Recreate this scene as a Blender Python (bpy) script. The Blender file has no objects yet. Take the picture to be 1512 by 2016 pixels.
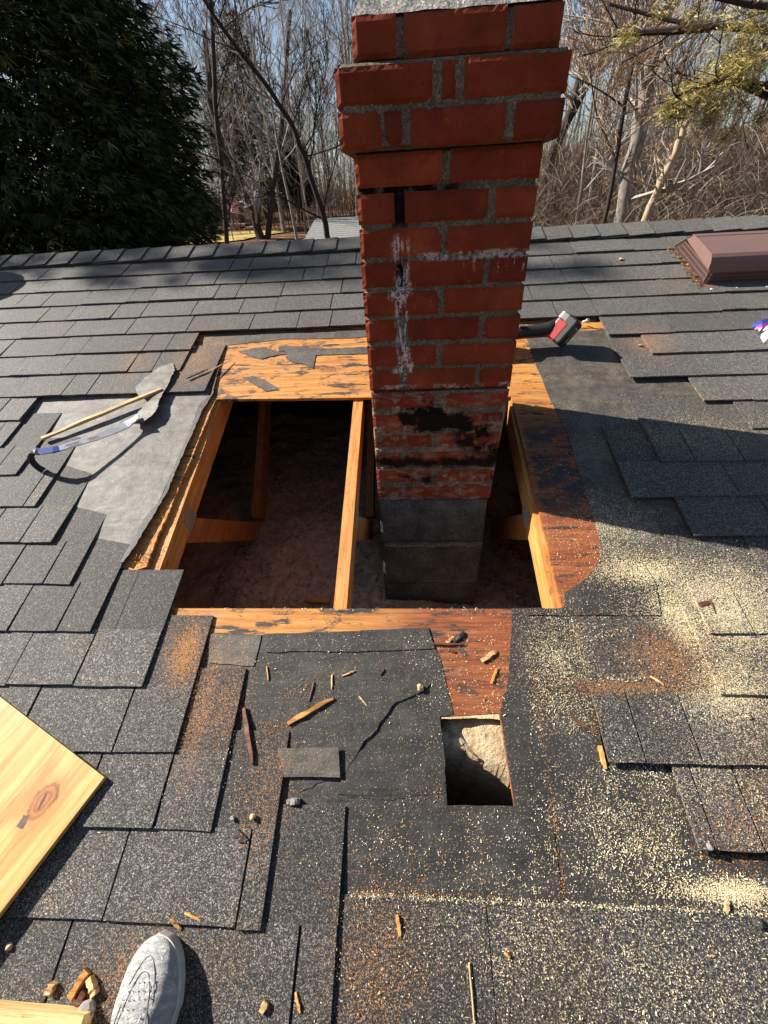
import bpy, bmesh, math, random
from mathutils import Vector, Matrix, noise
from mathutils.geometry import tessellate_polygon
R_ = math.radians
rnd = random.Random(7)
scene = bpy.context.scene
COL = scene.collection

# ------------------------------------------------------------------ camera
FPX = 825.087                                   # focal length in px of the 1512 x 2016 photograph
CR = Vector((0.9980533, 0.04125853, -0.04676907))
CU = Vector((0.01253666, 0.6018749, 0.79849198))
CF = Vector((-0.06109373, 0.79752388, -0.60018599))
CAM = Vector((0, 0, 1.16095))
cam = bpy.data.objects.new('camera', bpy.data.cameras.new('camera'))
COL.objects.link(cam)
cam.matrix_world = Matrix(((CR.x, CU.x, -CF.x, CAM.x), (CR.y, CU.y, -CF.y, CAM.y), (CR.z, CU.z, -CF.z, CAM.z), (0, 0, 0, 1)))
cam.data.sensor_fit = 'VERTICAL'; cam.data.sensor_height = 24.0
cam.data.lens = 24.0 * FPX / 2016
cam.data.clip_start = 0.02; cam.data.clip_end = 1500
scene.camera = cam

# ------------------------------------------------------------------ light
SUN_EL, SUN_AZ = R_(35), R_(165.7)              # azimuth from +X, anticlockwise
SUN = Vector((math.cos(SUN_EL) * math.cos(SUN_AZ), math.cos(SUN_EL) * math.sin(SUN_AZ), math.sin(SUN_EL)))
sl = bpy.data.lights.new('sun', 'SUN'); sl.energy = 5.0; sl.angle = R_(0.5); sl.color = (1.0, 0.945, 0.86)
so = bpy.data.objects.new('sun', sl); COL.objects.link(so)
so.rotation_euler = SUN.to_track_quat('Z', 'Y').to_euler()
world = bpy.data.worlds.new('World'); scene.world = world; world.use_nodes = True
wn = world.node_tree; wn.nodes.clear()
sky = wn.nodes.new('ShaderNodeTexSky'); sky.sky_type = 'NISHITA'; sky.sun_disc = False
sky.sun_elevation = SUN_EL; sky.sun_rotation = math.atan2(SUN.x, SUN.y)
sky.air_density = 1.0; sky.dust_density = 1.0; sky.ozone_density = 1.2
bg = wn.nodes.new('ShaderNodeBackground'); bg.inputs[1].default_value = 0.05
wo = wn.nodes.new('ShaderNodeOutputWorld')
wn.links.new(sky.outputs[0], bg.inputs[0]); wn.links.new(bg.outputs[0], wo.inputs[0])
scene.view_settings.view_transform = 'Standard'; scene.view_settings.look = 'None'
scene.view_settings.exposure = 1.4; scene.view_settings.gamma = 1.0
scene.cycles.max_bounces = 8; scene.cycles.diffuse_bounces = 6
scene.cycles.caustics_reflective = False; scene.cycles.caustics_refractive = False

# ------------------------------------------------------------------ roof frame: u along ridge, v up the slope, n off the slope
B = 0.32424963
CB, SB = math.cos(B), math.sin(B)
NV = Vector((0, -SB, CB))
def W(u, v, n=0.0): return Vector((u, v * CB - n * SB, v * SB + n * CB))
def ray(px, py): return CF * FPX + CR * (px - 756) - CU * (py - 1008)
def UV(px, py, n=0.0):
    """roof point (u, v) seen at photo pixel px, py on the sheet n above the roof plane"""
    d = ray(px, py); t = (n - NV.dot(CAM)) / NV.dot(d); X = CAM + d * t
    return X.x, X.y * CB + X.z * SB
def AT(px, py, d):
    r = ray(px, py); return CAM + r * (d / math.hypot(r.x, r.y))

# ------------------------------------------------------------------ scene helpers
def tag(o, label=None, cat=None, group=None, kind=None):
    if label: o['label'] = label
    if cat: o['category'] = cat
    if group: o['group'] = group
    if kind: o['kind'] = kind
    return o
def thing(name, loc, label, cat, group=None):
    o = bpy.data.objects.new(name, None); COL.objects.link(o); o.location = loc; o.empty_display_size = .1
    return tag(o, label, cat, group)
def wloc(o):
    p = Vector((0, 0, 0))
    while o is not None: p += o.location; o = o.parent
    return p
class MB:
    def __init__(s): s.v = []; s.f = []; s.t = []; s.sm = False
    def add(s, vs, fs, tone=0.5):
        b = len(s.v); s.v += [Vector(x) for x in vs]
        for f in fs: s.f.append([b + i for i in f]); s.t.append(tone)
    def quad(s, a, b, c, d, tone=.5): s.add([a, b, c, d], [(0, 1, 2, 3)], tone)
    def hexa(s, p, tone=.5):          # p: 4 bottom + 4 top, anticlockwise seen from the top
        s.add(p, [(3, 2, 1, 0), (4, 5, 6, 7), (0, 1, 5, 4), (1, 2, 6, 5), (2, 3, 7, 6), (3, 0, 4, 7)], tone)
    def box(s, x0, x1, y0, y1, z0, z1, tone=.5):
        s.hexa([(x0, y0, z0), (x1, y0, z0), (x1, y1, z0), (x0, y1, z0), (x0, y0, z1), (x1, y0, z1), (x1, y1, z1), (x0, y1, z1)], tone)
    def rbox(s, u0, u1, v0, v1, n0, n1, tone=.5):
        s.hexa([W(u0, v0, n0), W(u1, v0, n0), W(u1, v1, n0), W(u0, v1, n0), W(u0, v0, n1), W(u1, v0, n1), W(u1, v1, n1), W(u0, v1, n1)], tone)
    def tube(s, pts, rad, sides=6, tone=.5, cap=True, flat=1.0, upv=None):
        rings = []; b = len(s.v); n = len(pts); prev = None
        for i, p in enumerate(pts):
            p = Vector(p)
            d = (Vector(pts[min(i + 1, n - 1)]) - Vector(pts[max(i - 1, 0)]))
            if d.length < 1e-9: d = Vector((0, 0, 1))
            d.normalize()
            if prev is None:
                a = upv if upv is not None else (Vector((0, 0, 1)) if abs(d.z) < .9 else Vector((1, 0, 0)))
            else: a = prev
            a = (a - d * a.dot(d)); a = a.normalized() if a.length > 1e-6 else d.orthogonal().normalized()
            prev = a; c = d.cross(a); r = rad[i] if isinstance(rad, (list, tuple)) else rad
            for k in range(sides):
                an = 2 * math.pi * k / sides
                s.v.append(p + c * (math.cos(an) * r) + a * (math.sin(an) * r * flat))
        for i in range(n - 1):
            for k in range(sides):
                k2 = (k + 1) % sides
                s.f.append([b + i * sides + k, b + i * sides + k2, b + (i + 1) * sides + k2, b + (i + 1) * sides + k]); s.t.append(tone)
        if cap:
            s.f.append([b + k for k in range(sides)][::-1]); s.t.append(tone)
            s.f.append([b + (n - 1) * sides + k for k in range(sides)]); s.t.append(tone)
    def poly(s, loops, fn, h, tone=.5):
        """loops: 2-D outlines (first outer, then holes); fn(a, b, c) -> world; h = (bottom, top) sheet heights or callables"""
        lo, hi = h
        flat = [p for l in loops for p in l]
        tris = tessellate_polygon([[Vector((p[0], p[1], 0)) for p in l] for l in loops])
        b = len(s.v); n = len(flat)
        g = lambda q, p: q(p[0], p[1]) if callable(q) else q
        s.v += [fn(p[0], p[1], g(hi, p)) for p in flat]; s.v += [fn(p[0], p[1], g(lo, p)) for p in flat]
        for t in tris:
            a, bb, c = [flat[i] for i in t]
            if (bb[0] - a[0]) * (c[1] - a[1]) - (bb[1] - a[1]) * (c[0] - a[0]) < 0: t = t[::-1]
            s.f.append([b + i for i in t]); s.f.append([b + n + i for i in t[::-1]]); s.t += [tone, tone]
        o = 0
        for li, l in enumerate(loops):
            m = len(l)
            area = sum(l[i][0] * l[(i + 1) % m][1] - l[(i + 1) % m][0] * l[i][1] for i in range(m))
            ccw = area > 0
            for i in range(m):
                j = (i + 1) % m; q = [b + o + i, b + o + j, b + n + o + j, b + n + o + i]
                if ccw == (li == 0): q = q[::-1]
                s.f.append(q); s.t.append(tone)
            o += m
    def build(s, name, mat, parent=None, loc=None, smooth=None):
        if parent is not None: org = wloc(parent)
        elif loc is not None: org = Vector(loc)
        else:
            org = Vector([sum(c) / 2 for c in ((min(v[i] for v in s.v), max(v[i] for v in s.v)) for i in range(3))]); org.z = min(v.z for v in s.v)
        me = bpy.data.meshes.new(name); me.from_pydata([tuple(v - org) for v in s.v], [], s.f)
        at = me.attributes.new('tone', 'FLOAT', 'FACE'); at.data.foreach_set('value', s.t)
        if smooth or s.sm: me.polygons.foreach_set('use_smooth', [True] * len(me.polygons))
        me.materials.append(mat); me.update()
        o = bpy.data.objects.new(name, me); COL.objects.link(o)
        if parent is not None: o.parent = parent
        else: o.location = org
        return o
def fixn(o):
    bm = bmesh.new(); bm.from_mesh(o.data); bmesh.ops.recalc_face_normals(bm, faces=bm.faces); bm.to_mesh(o.data); bm.free(); return o

def inside(p, poly):
    r = False; n = len(poly)
    for i in range(n):
        a, b_ = poly[i], poly[i - 1]
        if (a[1] > p[1]) != (b_[1] > p[1]) and p[0] < (b_[0] - a[0]) * (p[1] - a[1]) / (b_[1] - a[1]) + a[0]: r = not r
    return r

# ------------------------------------------------------------------ materials
class Mat:
    def __init__(s, name, rough=.85, spec=.25, metal=0.0):
        s.m = bpy.data.materials.new(name); s.m.use_nodes = True; s.nt = s.m.node_tree
        s.b = s.nt.nodes['Principled BSDF']; s.b.inputs['Roughness'].default_value = rough
        s.b.inputs['Specular IOR Level'].default_value = spec; s.b.inputs['Metallic'].default_value = metal
        s._p = None
    def nd(s, t): return s.nt.nodes.new('ShaderNode' + t)
    def ln(s, a, b):
        if isinstance(a, bpy.types.NodeSocket): s.nt.links.new(a, b)
        elif a is not None:
            if isinstance(a, (tuple, list)) and len(a) == 3 and len(b.default_value) == 4: a = (*a, 1)
            b.default_value = a
    def pos(s):
        if s._p is None: s._p = s.nd('NewGeometry').outputs['Position']
        return s._p
    def obj(s): return s.nd('TexCoord').outputs['Object']
    def mp(s, v, scale=(1, 1, 1), rot=(0, 0, 0), loc=(0, 0, 0)):
        n = s.nd('Mapping'); s.ln(v, n.inputs[0]); n.inputs['Scale'].default_value = scale; n.inputs['Rotation'].default_value = rot; n.inputs['Location'].default_value = loc
        return n.outputs[0]
    def roof(s): return s.mp(s.pos(), rot=(-B, 0, 0))
    def noise(s, v, scale, detail=4, rough=.6, dist=0):
        n = s.nd('TexNoise'); s.ln(v, n.inputs['Vector']); n.inputs['Scale'].default_value = scale; n.inputs['Detail'].default_value = detail
        n.inputs['Roughness'].default_value = rough; n.inputs['Distortion'].default_value = dist
        return n.outputs['Fac']
    def vor(s, v, scale, out='Color', feat='F1'):
        n = s.nd('TexVoronoi'); n.feature = feat; s.ln(v, n.inputs['Vector']); n.inputs['Scale'].default_value = scale
        return n.outputs[out]
    def sep(s, v): n = s.nd('SeparateXYZ'); s.ln(v, n.inputs[0]); return n.outputs
    def math(s, op, a, b=None, c=None, clamp=False):
        n = s.nd('Math'); n.operation = op; n.use_clamp = clamp
        for i, q in enumerate((a, b, c)):
            if q is not None: s.ln(q, n.inputs[i])
        return n.outputs[0]
    def mul(s, a, b): return s.math('MULTIPLY', a, b)
    def addm(s, a, b): return s.math('ADD', a, b)
    def step(s, v, lo, hi):           # smooth 0 -> 1 as v goes lo -> hi (lo may exceed hi)
        n = s.nd('MapRange'); n.interpolation_type = 'SMOOTHSTEP'; n.clamp = True; s.ln(v, n.inputs[0])
        if lo <= hi: n.inputs[1].default_value, n.inputs[2].default_value, n.inputs[3].default_value, n.inputs[4].default_value = lo, hi, 0, 1
        else: n.inputs[1].default_value, n.inputs[2].default_value, n.inputs[3].default_value, n.inputs[4].default_value = hi, lo, 1, 0
        return n.outputs[0]
    def band(s, v, lo, hi, soft): return s.mul(s.step(v, lo - soft, lo + soft), s.step(v, hi + soft, hi - soft))
    def mix(s, f, a, b, blend='MIX'):
        n = s.nd('Mix'); n.data_type = 'RGBA'; n.blend_type = blend
        s.ln(f, n.inputs[0]); s.ln(a, n.inputs[6]); s.ln(b, n.inputs[7]); return n.outputs[2]
    def ramp(s, f, stops, const=False):
        n = s.nd('ValToRGB'); s.ln(f, n.inputs[0]); e = n.color_ramp.elements
        if const: n.color_ramp.interpolation = 'CONSTANT'
        while len(e) < len(stops): e.new(.5)
        for i, (p, c) in enumerate(stops):
            e[i].position = p; e[i].color = (*c, 1) if isinstance(c, tuple) else (c, c, c, 1)
        return n.outputs[0]
    def tone(s): n = s.nd('Attribute'); n.attribute_name = 'tone'; return n.outputs['Fac']
    def rndo(s): return s.nd('ObjectInfo').outputs['Random']
    def hsv(s, c, val=1.0, sat=1.0, hue=.5):
        n = s.nd('HueSaturation'); s.ln(c, n.inputs['Color']); s.ln(val, n.inputs['Value']); s.ln(sat, n.inputs['Saturation']); s.ln(hue, n.inputs['Hue']); return n.outputs[0]
    def bump(s, h, strength=.5, dist=.01):
        n = s.nd('Bump'); n.inputs['Strength'].default_value = strength; n.inputs['Distance'].default_value = dist
        s.ln(h, n.inputs['Height']); 
        if s.b.inputs['Normal'].is_linked: s.nt.links.new(s.b.inputs['Normal'].links[0].from_socket, n.inputs['Normal'])
        s.nt.links.new(n.outputs[0], s.b.inputs['Normal']); return s
    def col(s, c): s.ln(c, s.b.inputs['Base Color']); return s
    def rough(s, r): s.ln(r, s.b.inputs['Roughness']); return s

DUST_P = [(1420, 1195, 120, 75, .62), (1275, 1120, 90, 26, .62), (1345, 1225, 40, 70, .7), (1425, 1345, 80, 65, .6), (1455, 1758, 90, 22, .8), (1290, 1900, 230, 100, .12), (1230, 1620, 130, 130, .10), (1110, 1310, 55, 90, .26), (1400, 1560, 120, 90, .16), (1180, 1030, 90, 50, .22), (1350, 860, 170, 40, .16), (1000, 1850, 200, 90, .10)]
DUST_O = [(366, 1285, 26, 50, .8), (400, 1390, 20, 110, .42), (1315, 1292, 75, 45, .42), (1230, 1352, 110, 14, .4), (450, 1380, 30, 80, .28), (730, 1880, 90, 120, .18), (290, 1930, 90, 90, .25), (530, 1560, 40, 120, .2), (395, 705, 40, 45, .4), (265, 720, 26, 30, .3), (1275, 675, 40, 25, .4), (1440, 1640, 60, 70, .2)]
def dust(m, c, p):
    s = m.sep(p); w = m.mul(m.addm(m.noise(p, 9, 5, .65), -.5), 1.5); wv = m.vor(p, 620); r = m.sep(wv)
    for lst, ca, cb_ in ((DUST_P, (.38, .28, .13), (.70, .60, .39)), (DUST_O, (.22, .085, .026), (.44, .21, .065))):
        tot = None
        for px, py, sx, sy, k in lst:
            u, v = UV(px, py); ru = abs(UV(px + sx, py)[0] - u); rv = abs(UV(px, py - sy)[1] - UV(px, py + sy)[1]) / 2
            a = m.math('POWER', m.math('DIVIDE', m.addm(s[0], -u), ru), 2.0); b_ = m.math('POWER', m.math('DIVIDE', m.addm(s[1], -v), rv), 2.0)
            e = m.mul(m.math('EXPONENT', m.mul(m.addm(a, b_), -.75)), k); tot = e if tot is None else m.math('MAXIMUM', tot, e)
        tot = m.mul(tot, m.addm(w, 1.0))
        c = m.mix(m.step(m.math('SUBTRACT', m.mul(tot, 1.0), r[0]), -.06, .06), c, m.mix(r[1], ca, cb_))
    return c
def m_shingle():
    m = Mat('asphalt_shingle', .75, .35); p = m.roof()
    g = m.sep(m.vor(p, 600))[0]; g2 = m.noise(p, 240, 3, .65)
    c = m.ramp(g, [(0, .006), (.3, .013), (.55, .032), (.75, .070), (.9, .13), (1, .25)])
    c2 = m.ramp(g2, [(.3, .45), (.5, .97), (.7, 1.6)])
    c = m.mix(1.0, c, c2, 'MULTIPLY')
    c = m.mix(1.0, c, m.ramp(m.noise(p, 95, 3, .7), [(.32, .68), (.5, 1.02), (.68, 1.45)]), 'MULTIPLY')
    big = m.noise(p, 3.0, 5); c = m.hsv(c, m.math('MULTIPLY_ADD', big, .9, .55))
    c = m.hsv(c, m.math('MULTIPLY_ADD', m.tone(), 1.35, .42))
    c = m.mix(1.0, c, m.mix(m.sep(m.vor(p, 430))[2], (1.18, 1.0, .82), (1.0, 1.0, 1.0)), 'MULTIPLY'); brown = m.step(m.noise(m.mp(p, loc=(3, 1, 0)), 2.2, 5), .52, .72)
    c = m.mix(m.mul(brown, .55), c, m.mix(1.0, c, (1.5, 1.05, .6), 'MULTIPLY'))
    c = dust(m, c, p); m.b.inputs['Sheen Weight'].default_value = .20; m.b.inputs['Sheen Roughness'].default_value = .45; m.b.inputs['Sheen Tint'].default_value = (1, .99, .96, 1); m.col(c); m.bump(g, 1.0, .0035); m.bump(m.noise(p, 60, 3), .3, .005); return m.m
def m_felt(name, base, lo, hi, tan=.0, rough=.7):
    m = Mat(name, rough, .4); p = m.roof()
    n = m.noise(p, 9, 8, .65); f = m.noise(p, 260, 2)
    c = m.ramp(n, [(.25, tuple(x * lo for x in base)), (.75, tuple(x * hi for x in base))])
    c = m.mix(.5, c, m.mix(1.0, c, m.ramp(f, [(.3, .6), (.7, 1.5)]), 'MULTIPLY'))
    d = m.step(m.noise(m.mp(p, loc=(5, 5, 0)), 4.5, 6), .5, .75)
    c = m.mix(m.mul(d, tan), c, (.16, .12, .075))
    bl = m.noise(m.mp(p, loc=(7, 2, 0)), 28, 6, .7); c = m.mix(.7, c, m.mix(1.0, c, m.ramp(bl, [(.32, .45), (.5, 1.0), (.68, 1.5)]), 'MULTIPLY')); scu = m.step(m.noise(m.mp(p, loc=(1, 9, 0)), 60, 4, .6), .66, .72); c = m.mix(m.mul(scu, .6), c, (.03, .027, .024))
    sp = m.step(m.noise(p, 420, 2, .5), .66, .74); c = m.mix(m.mul(sp, .35), c, (.30, .25, .18))
    wr_ = m.noise(m.mp(p, scale=(.8, 5, 1)), 7, 5, .6, .4); c = m.mix(.35, c, m.mix(1.0, c, m.ramp(wr_, [(.3, .55), (.7, 1.55)]), 'MULTIPLY'))
    c = dust(m, c, p); m.col(c); m.bump(wr_, .5, .008); m.bump(m.noise(p, 38, 5), .4, .004); m.bump(f, .5, .001); return m.m
def m_deck():
    m = Mat('weathered_plywood', .7, .3); p = m.roof(); s = m.sep(p)
    gr = m.noise(m.mp(p, scale=(3, 60, 20)), 1.6, 6, .65, .6)
    fine = m.noise(m.mp(p, scale=(10, 300, 60)), 1.3, 3)
    yel = m.ramp(gr, [(.25, (.22, .075, .016)), (.5, (.43, .18, .040)), (.75, (.58, .30, .085))])
    red = m.ramp(gr, [(.25, (.085, .022, .010)), (.5, (.21, .062, .022)), (.75, (.33, .115, .04))])
    wob = m.noise(p, 5, 4)
    rm = m.mul(m.step(m.addm(s[0], m.mul(wob, .25)), .40, .58), m.step(s[1], 1.75, 1.45)); rm = m.math('MAXIMUM', rm, m.mul(m.step(m.addm(s[0], m.mul(wob, .2)), -.12, .20), m.step(s[1], .86, .82)))
    c = m.mix(rm, yel, red)
    c = m.mix(m.step(fine, .58, .72), c, m.mix(1.0, c, (.45, .38, .35), 'MULTIPLY'))
    chk = m.step(m.noise(m.mp(p, scale=(14, 170, 40), loc=(4, 4, 0)), 1.6, 4, .6), .64, .70); c = m.mix(m.mul(chk, .75), c, (.055, .028, .015))
    wth = m.step(m.noise(m.mp(p, scale=(1, 2.5, 1), loc=(9, 0, 0)), 9, 6, .7), .54, .72); c = m.mix(m.mul(wth, .35), c, (.30, .22, .16))
    tar = m.noise(m.mp(p, scale=(4, 22, 6), loc=(2, 0, 0)), 1.5, 7, .7)
    tm = m.mul(m.step(tar, .545, .60), m.step(m.noise(p, 7, 3), .36, .5))
    t2 = m.noise(m.mp(p, scale=(1, 2.0, 1), loc=(3, 3, 0)), 11, 8, .72, .5); rs = m.step(s[0], .405, .43)
    tm = m.math('MAXIMUM', tm, m.mul(rs, m.math('MAXIMUM', m.mul(m.step(t2, .43, .52), m.band(s[1], 1.14, 1.50, .05)), m.step(t2, .56, .61)))); tm = m.math('MAXIMUM', tm, m.mul(m.mul(m.step(t2, .53, .58), m.step(s[1], 1.66, 1.70)), m.step(fine, .40, .52))); tm = m.math('MAXIMUM', tm, m.mul(m.mul(m.step(t2, .555, .60), m.step(s[1], .83, .82)), .8))
    c = m.mix(tm, c, m.ramp(fine, [(.3, (.016, .0135, .012)), (.7, (.062, .050, .043))]))
    m.col(c); m.bump(gr, .3, .004); m.bump(fine, .3, .002); m.bump(tm, .4, .002); return m.m
def m_lumber(name, a, b, c_, knots=.3, axis=0):
    m = Mat(name, .65, .3); p = m.roof()
    sc = [(3, 45, 45), (45, 3, 45), (45, 45, 3)][axis]
    gr = m.noise(m.mp(p, scale=sc), 1.8, 6, .6, .8)
    c = m.ramp(gr, [(.25, a), (.5, b), (.78, c_)])
    k = m.step(m.noise(m.mp(p, scale=[(14, 40, 40), (40, 14, 40), (40, 40, 14)][axis]), 1.2, 4), .62, .72)
    c = m.mix(m.mul(k, knots), c, (.05, .018, .006))
    fg = m.noise(m.mp(p, scale=[(8, 190, 190), (190, 8, 190), (190, 190, 8)][axis]), 1.2, 4, .7); c = m.mix(m.mul(m.step(fg, .52, .68), .55), c, m.mix(1.0, c, (.42, .34, .30), 'MULTIPLY')); sp = m.step(m.noise(p, 85, 4, .7), .63, .68); c = m.mix(m.mul(sp, knots * 1.6), c, (.045, .02, .01)); gy = m.step(m.noise(p, 12, 5, .7), .5, .72); c = m.mix(m.mul(gy, .3), c, (.26, .19, .14))
    c = m.hsv(c, m.math('MULTIPLY_ADD', m.tone(), .5, .75))
    m.col(c); m.bump(gr, .3, .003); m.bump(fg, .5, .0015); return m.m
def simple(name, c, rough=.7, spec=.3, metal=0, var=.25, scale=30, bump=.15):
    m = Mat(name, rough, spec, metal); p = m.pos(); n = m.noise(p, scale, 5)
    cc = m.hsv(tuple(c), m.math('MULTIPLY_ADD', n, var * 2, 1 - var)); m.col(cc)
    if bump: m.bump(n, bump, .004)
    return m.m
def m_tone(name, stops, rough=.8, spec=.2, trans=0):
    m = Mat(name, rough, spec); m.col(m.ramp(m.tone(), stops))
    if trans:
        m.b.inputs['Transmission Weight'].default_value = 0
        m.b.inputs['Subsurface Weight'].default_value = 0
    return m.m
SHINGLE = m_shingle()
FELT_BLACK = m_felt('black_felt', (.0195, .0185, .0175), .5, 1.75, .14, .7)
FELT_GREY = m_felt('grey_weathered_felt', (.125, .118, .106), .5, 1.5, .35)
FELT_DUSTY = m_felt('dusty_dark_felt', (.052, .046, .039), .55, 1.7, .4)
DECK = m_deck()

# ================================================================== HOUSE
XW = 4.2                                        # half length of the house
EAVE, RIDGE = -0.95, 3.03
YR, ZR = RIDGE * CB, RIDGE * SB
DT, DBm = -0.012, -0.024                        # top and underside of the roof deck
house = thing('house', W(0, EAVE, 0), 'low house with a dark shingled gable roof torn open around its brick chimney', 'house')

# deck with the cut opening and the small hole
uL, vB, uR = -0.797, 0.807, 0.411
op = [(uL + .0, vB), (uR, vB), (0.398, 1.668)]
op += [(-0.10, 1.686), (-0.45, 1.694), (-0.768, 1.704)]
for i in range(120):
    v = 1.70 - (1.70 - 0.94) * i / 119
    op.append((-0.786 - .026 * (i / 119) + .006 * noise.noise(Vector((v * 9, 1, 1))) + rnd.uniform(-.0022, .0018), v))
op += [(-0.850, 0.925), (-0.856, 0.86)]
small = [UV(868, 1411, DT), UV(880, 1586, DT), UV(1013, 1587, DT), UV(984, 1404, DT)]
mb = MB()
mb.poly([[(-XW - .25, EAVE), (XW + .25, EAVE), (XW + .25, RIDGE - .004), (-XW - .25, RIDGE - .004)], op, small], lambda a, b, n: W(a, b, n), (DBm, DT))
mb.build('roof_deck', DECK, house)
# back slope
mb = MB()
def WB(u, v, n=0): p = W(u, v, n); return Vector((p.x, 2 * YR - p.y, p.z))
mb.poly([[(-XW - .25, EAVE), (XW + .25, EAVE), (XW + .25, RIDGE - .002), (-XW - .25, RIDGE - .002)]], lambda a, b, n: WB(a, b, n), (DBm, 0.0))
fixn(mb.build('back_slope', SHINGLE, house))
# walls
SIDING = simple('painted_siding', (.55, .53, .48), .6)
zE = W(0, EAVE, DBm).z; y0 = W(0, EAVE + .35).y; y1 = 2 * YR - y0; GZ = -3.5
zT = W(0, EAVE + .35, -.03).z
for (a, b_) in ((y0, y0 + .12), (y1 - .12, y1)):
    mb = MB(); mb.box(-XW, XW, a, b_, GZ, zT); mb.build('wall', SIDING, house)
for sx in (-1, 1):
    mb = MB(); x = sx * XW
    pr = [(y0 + .12, GZ), (y1 - .12, GZ), (y1 - .12, zT), (YR, ZR - .06), (y0 + .12, zT)]
    mb.poly([pr], lambda a, b, n: Vector((n, a, b)), (x - .06, x + .06)); fixn(mb.build('gable_wall', SIDING, house))
mb = MB(); mb.box(-XW + .06, XW - .06, y0 + .12, y1 - .12, -.42, -.40)
mb.build('attic_ceiling', simple('gypsum', (.35, .28, .22)), house)

# trusses
RAFTER = m_lumber('rafter_lumber', (.27, .10, .024), (.47, .20, .05), (.62, .33, .10), .5, 1)
WEB = m_lumber('web_lumber', (.20, .07, .02), (.36, .13, .03), (.50, .21, .06), .3, 1)
GALV = simple('galvanised_plate', (.42, .38, .30), .45, .5, .6, .35, 120, .5)
def member(mb, x0, x1, p, q, w, tone=.5):
    p, q = Vector((0, *p)), Vector((0, *q)); d = (q - p).normalized(); nn = Vector((0, -d.z, d.y)) * (w / 2)
    c = [p - nn, q - nn, q + nn, p + nn]
    mb.hexa([Vector((x0, k.y, k.z)) for k in c] + [Vector((x1, k.y, k.z)) for k in c], tone)
def truss(u0, u1, side, plates=True):
    mb = MB(); mb.rbox(u0, u1, EAVE + .02, RIDGE - .02, DBm - .089, DBm - .0008, .5)
    t = mb.build('rafter', RAFTER, house); fixn(t)
    mb = MB(); e = .001
    member(mb, u0 + e, u1 - e, (1.10, .265), (1.60, -.155), .089, .35)
    member(mb, u0 + e, u1 - e, (1.70, -.155), (2.80, .82), .089, .2)
    mb.box(u0 + e, u1 - e, y0 + .2, y1 - .2, -.395, -.306, .3)
    w = mb.build('truss_web', WEB, t); fixn(w)
    if plates:
        x = u1 if side > 0 else u0
        mb = MB(); c = Vector((1.133, .290)); s = .036
        pts = []
        for a, b_ in ((-1, -1), (1, -1), (1, 1), (-1, 1)):
            pts.append(Vector((c.x + a * s * CB - b_ * s * SB * .9, c.y + a * s * SB + b_ * s * CB * .9)))
        lo, hi = (x, x + .002) if side > 0 else (x - .002, x)
        mb.hexa([Vector((lo, k.x, k.y)) for k in pts] + [Vector((hi, k.x, k.y)) for k in pts])
        for i in range(7):
            for j in range(4):
                a, b_ = -.85 + 1.7 * i / 6, -.8 + 1.6 * j / 3
                q = Vector((c.x + a * s * CB - b_ * s * SB * .9, c.y + a * s * SB + b_ * s * CB * .9)); r = .0022
                h0, h1 = (hi, hi + .0012) if side > 0 else (lo - .0012, lo)
                mb.box(h0, h1, q.x - r, q.x + r, q.y - r * 1.8, q.y + r * 1.8)
        fixn(mb.build('gusset_plate', GALV, t))
truss(-0.810, -0.772, 1)
truss(-0.2195, -0.1815, 1)
truss(0.3895, 0.4275, -1)
for k in (-2, -1): truss(-0.81 + .585 * k, -0.772 + .585 * k, 1, False)
for k in (1, 2): truss(0.3895 + .585 * k, .4275 + .585 * k, -1, False)

# loose fill insulation
m = Mat('blown_insulation', .95, .1); p = m.pos(); n = m.noise(p, 26, 8, .7)
warm = m.ramp(n, [(.3, (.36, .24, .14)), (.55, (.62, .45, .30)), (.75, (.76, .60, .43))])
cream = m.ramp(n, [(.3, (.36, .25, .13)), (.55, (.60, .46, .28)), (.75, (.72, .60, .42))])
sx = m.sep(p); m.col(m.mix(m.step(sx[1], .86, .70), warm, cream)); m.bump(n, .9, .03); m.bump(m.noise(p, 160, 3), .5, .006)
INSUL = m.m
def sm(t): t = max(0, min(1, t)); return t * t * (3 - 2 * t)
def ins_z(x, y):
    z = -.24 + .05 * noise.noise(Vector((x * 2.2, y * 2.2, 1))) + .03 * noise.noise(Vector((x * 7, y * 7, 3))) + .012 * noise.noise(Vector((x * 25, y * 25, 5)))
    z += .05 * math.exp(-((x + .45) / .3) ** 2 - ((y - 1.6) / .3) ** 2)
    roof = y * math.tan(B); v = y * CB + roof * SB
    k = max(0, 1 - (abs(x - .15) / .26) ** 4) * max(0, 1 - (abs(v - .40) / .20) ** 12)
    dep = .036 + .34 * sm((.492 - .32 * (x - .07) - v + .02 * noise.noise(Vector((x * 14, 2, 2)))) / .03) + .05 * sm((v - .56) / .1) + .02 * math.exp(-((v - .520 + .8 * (x - .10)) / .008) ** 2)
    dep += .006 * noise.noise(Vector((x * 60, y * 60, 9))) + .008 * noise.noise(Vector((x * 24, y * 24, 3)))
    z = z * (1 - k) + (roof - dep) * k
    return min(z, roof - .036)
mb = MB(); NX, NY = 230, 230; xa, xb, ya, yb = -1.9, 1.5, -.15, 3.2
for j in range(NY + 1):
    for i in range(NX + 1):
        x = xa + (xb - xa) * i / NX; y = ya + (yb - ya) * j / NY; mb.v.append(Vector((x, y, ins_z(x, y))))
for j in range(NY):
    for i in range(NX):
        a = j * (NX + 1) + i; mb.f.append([a, a + 1, a + NX + 2, a + NX + 1]); mb.t.append(.5)
ins = tag(mb.build('attic_insulation', INSUL, smooth=True), 'brown loose fill insulation covering the attic floor below the opening', 'insulation', kind='stuff')
ir = random.Random(44); mb = MB()
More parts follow.
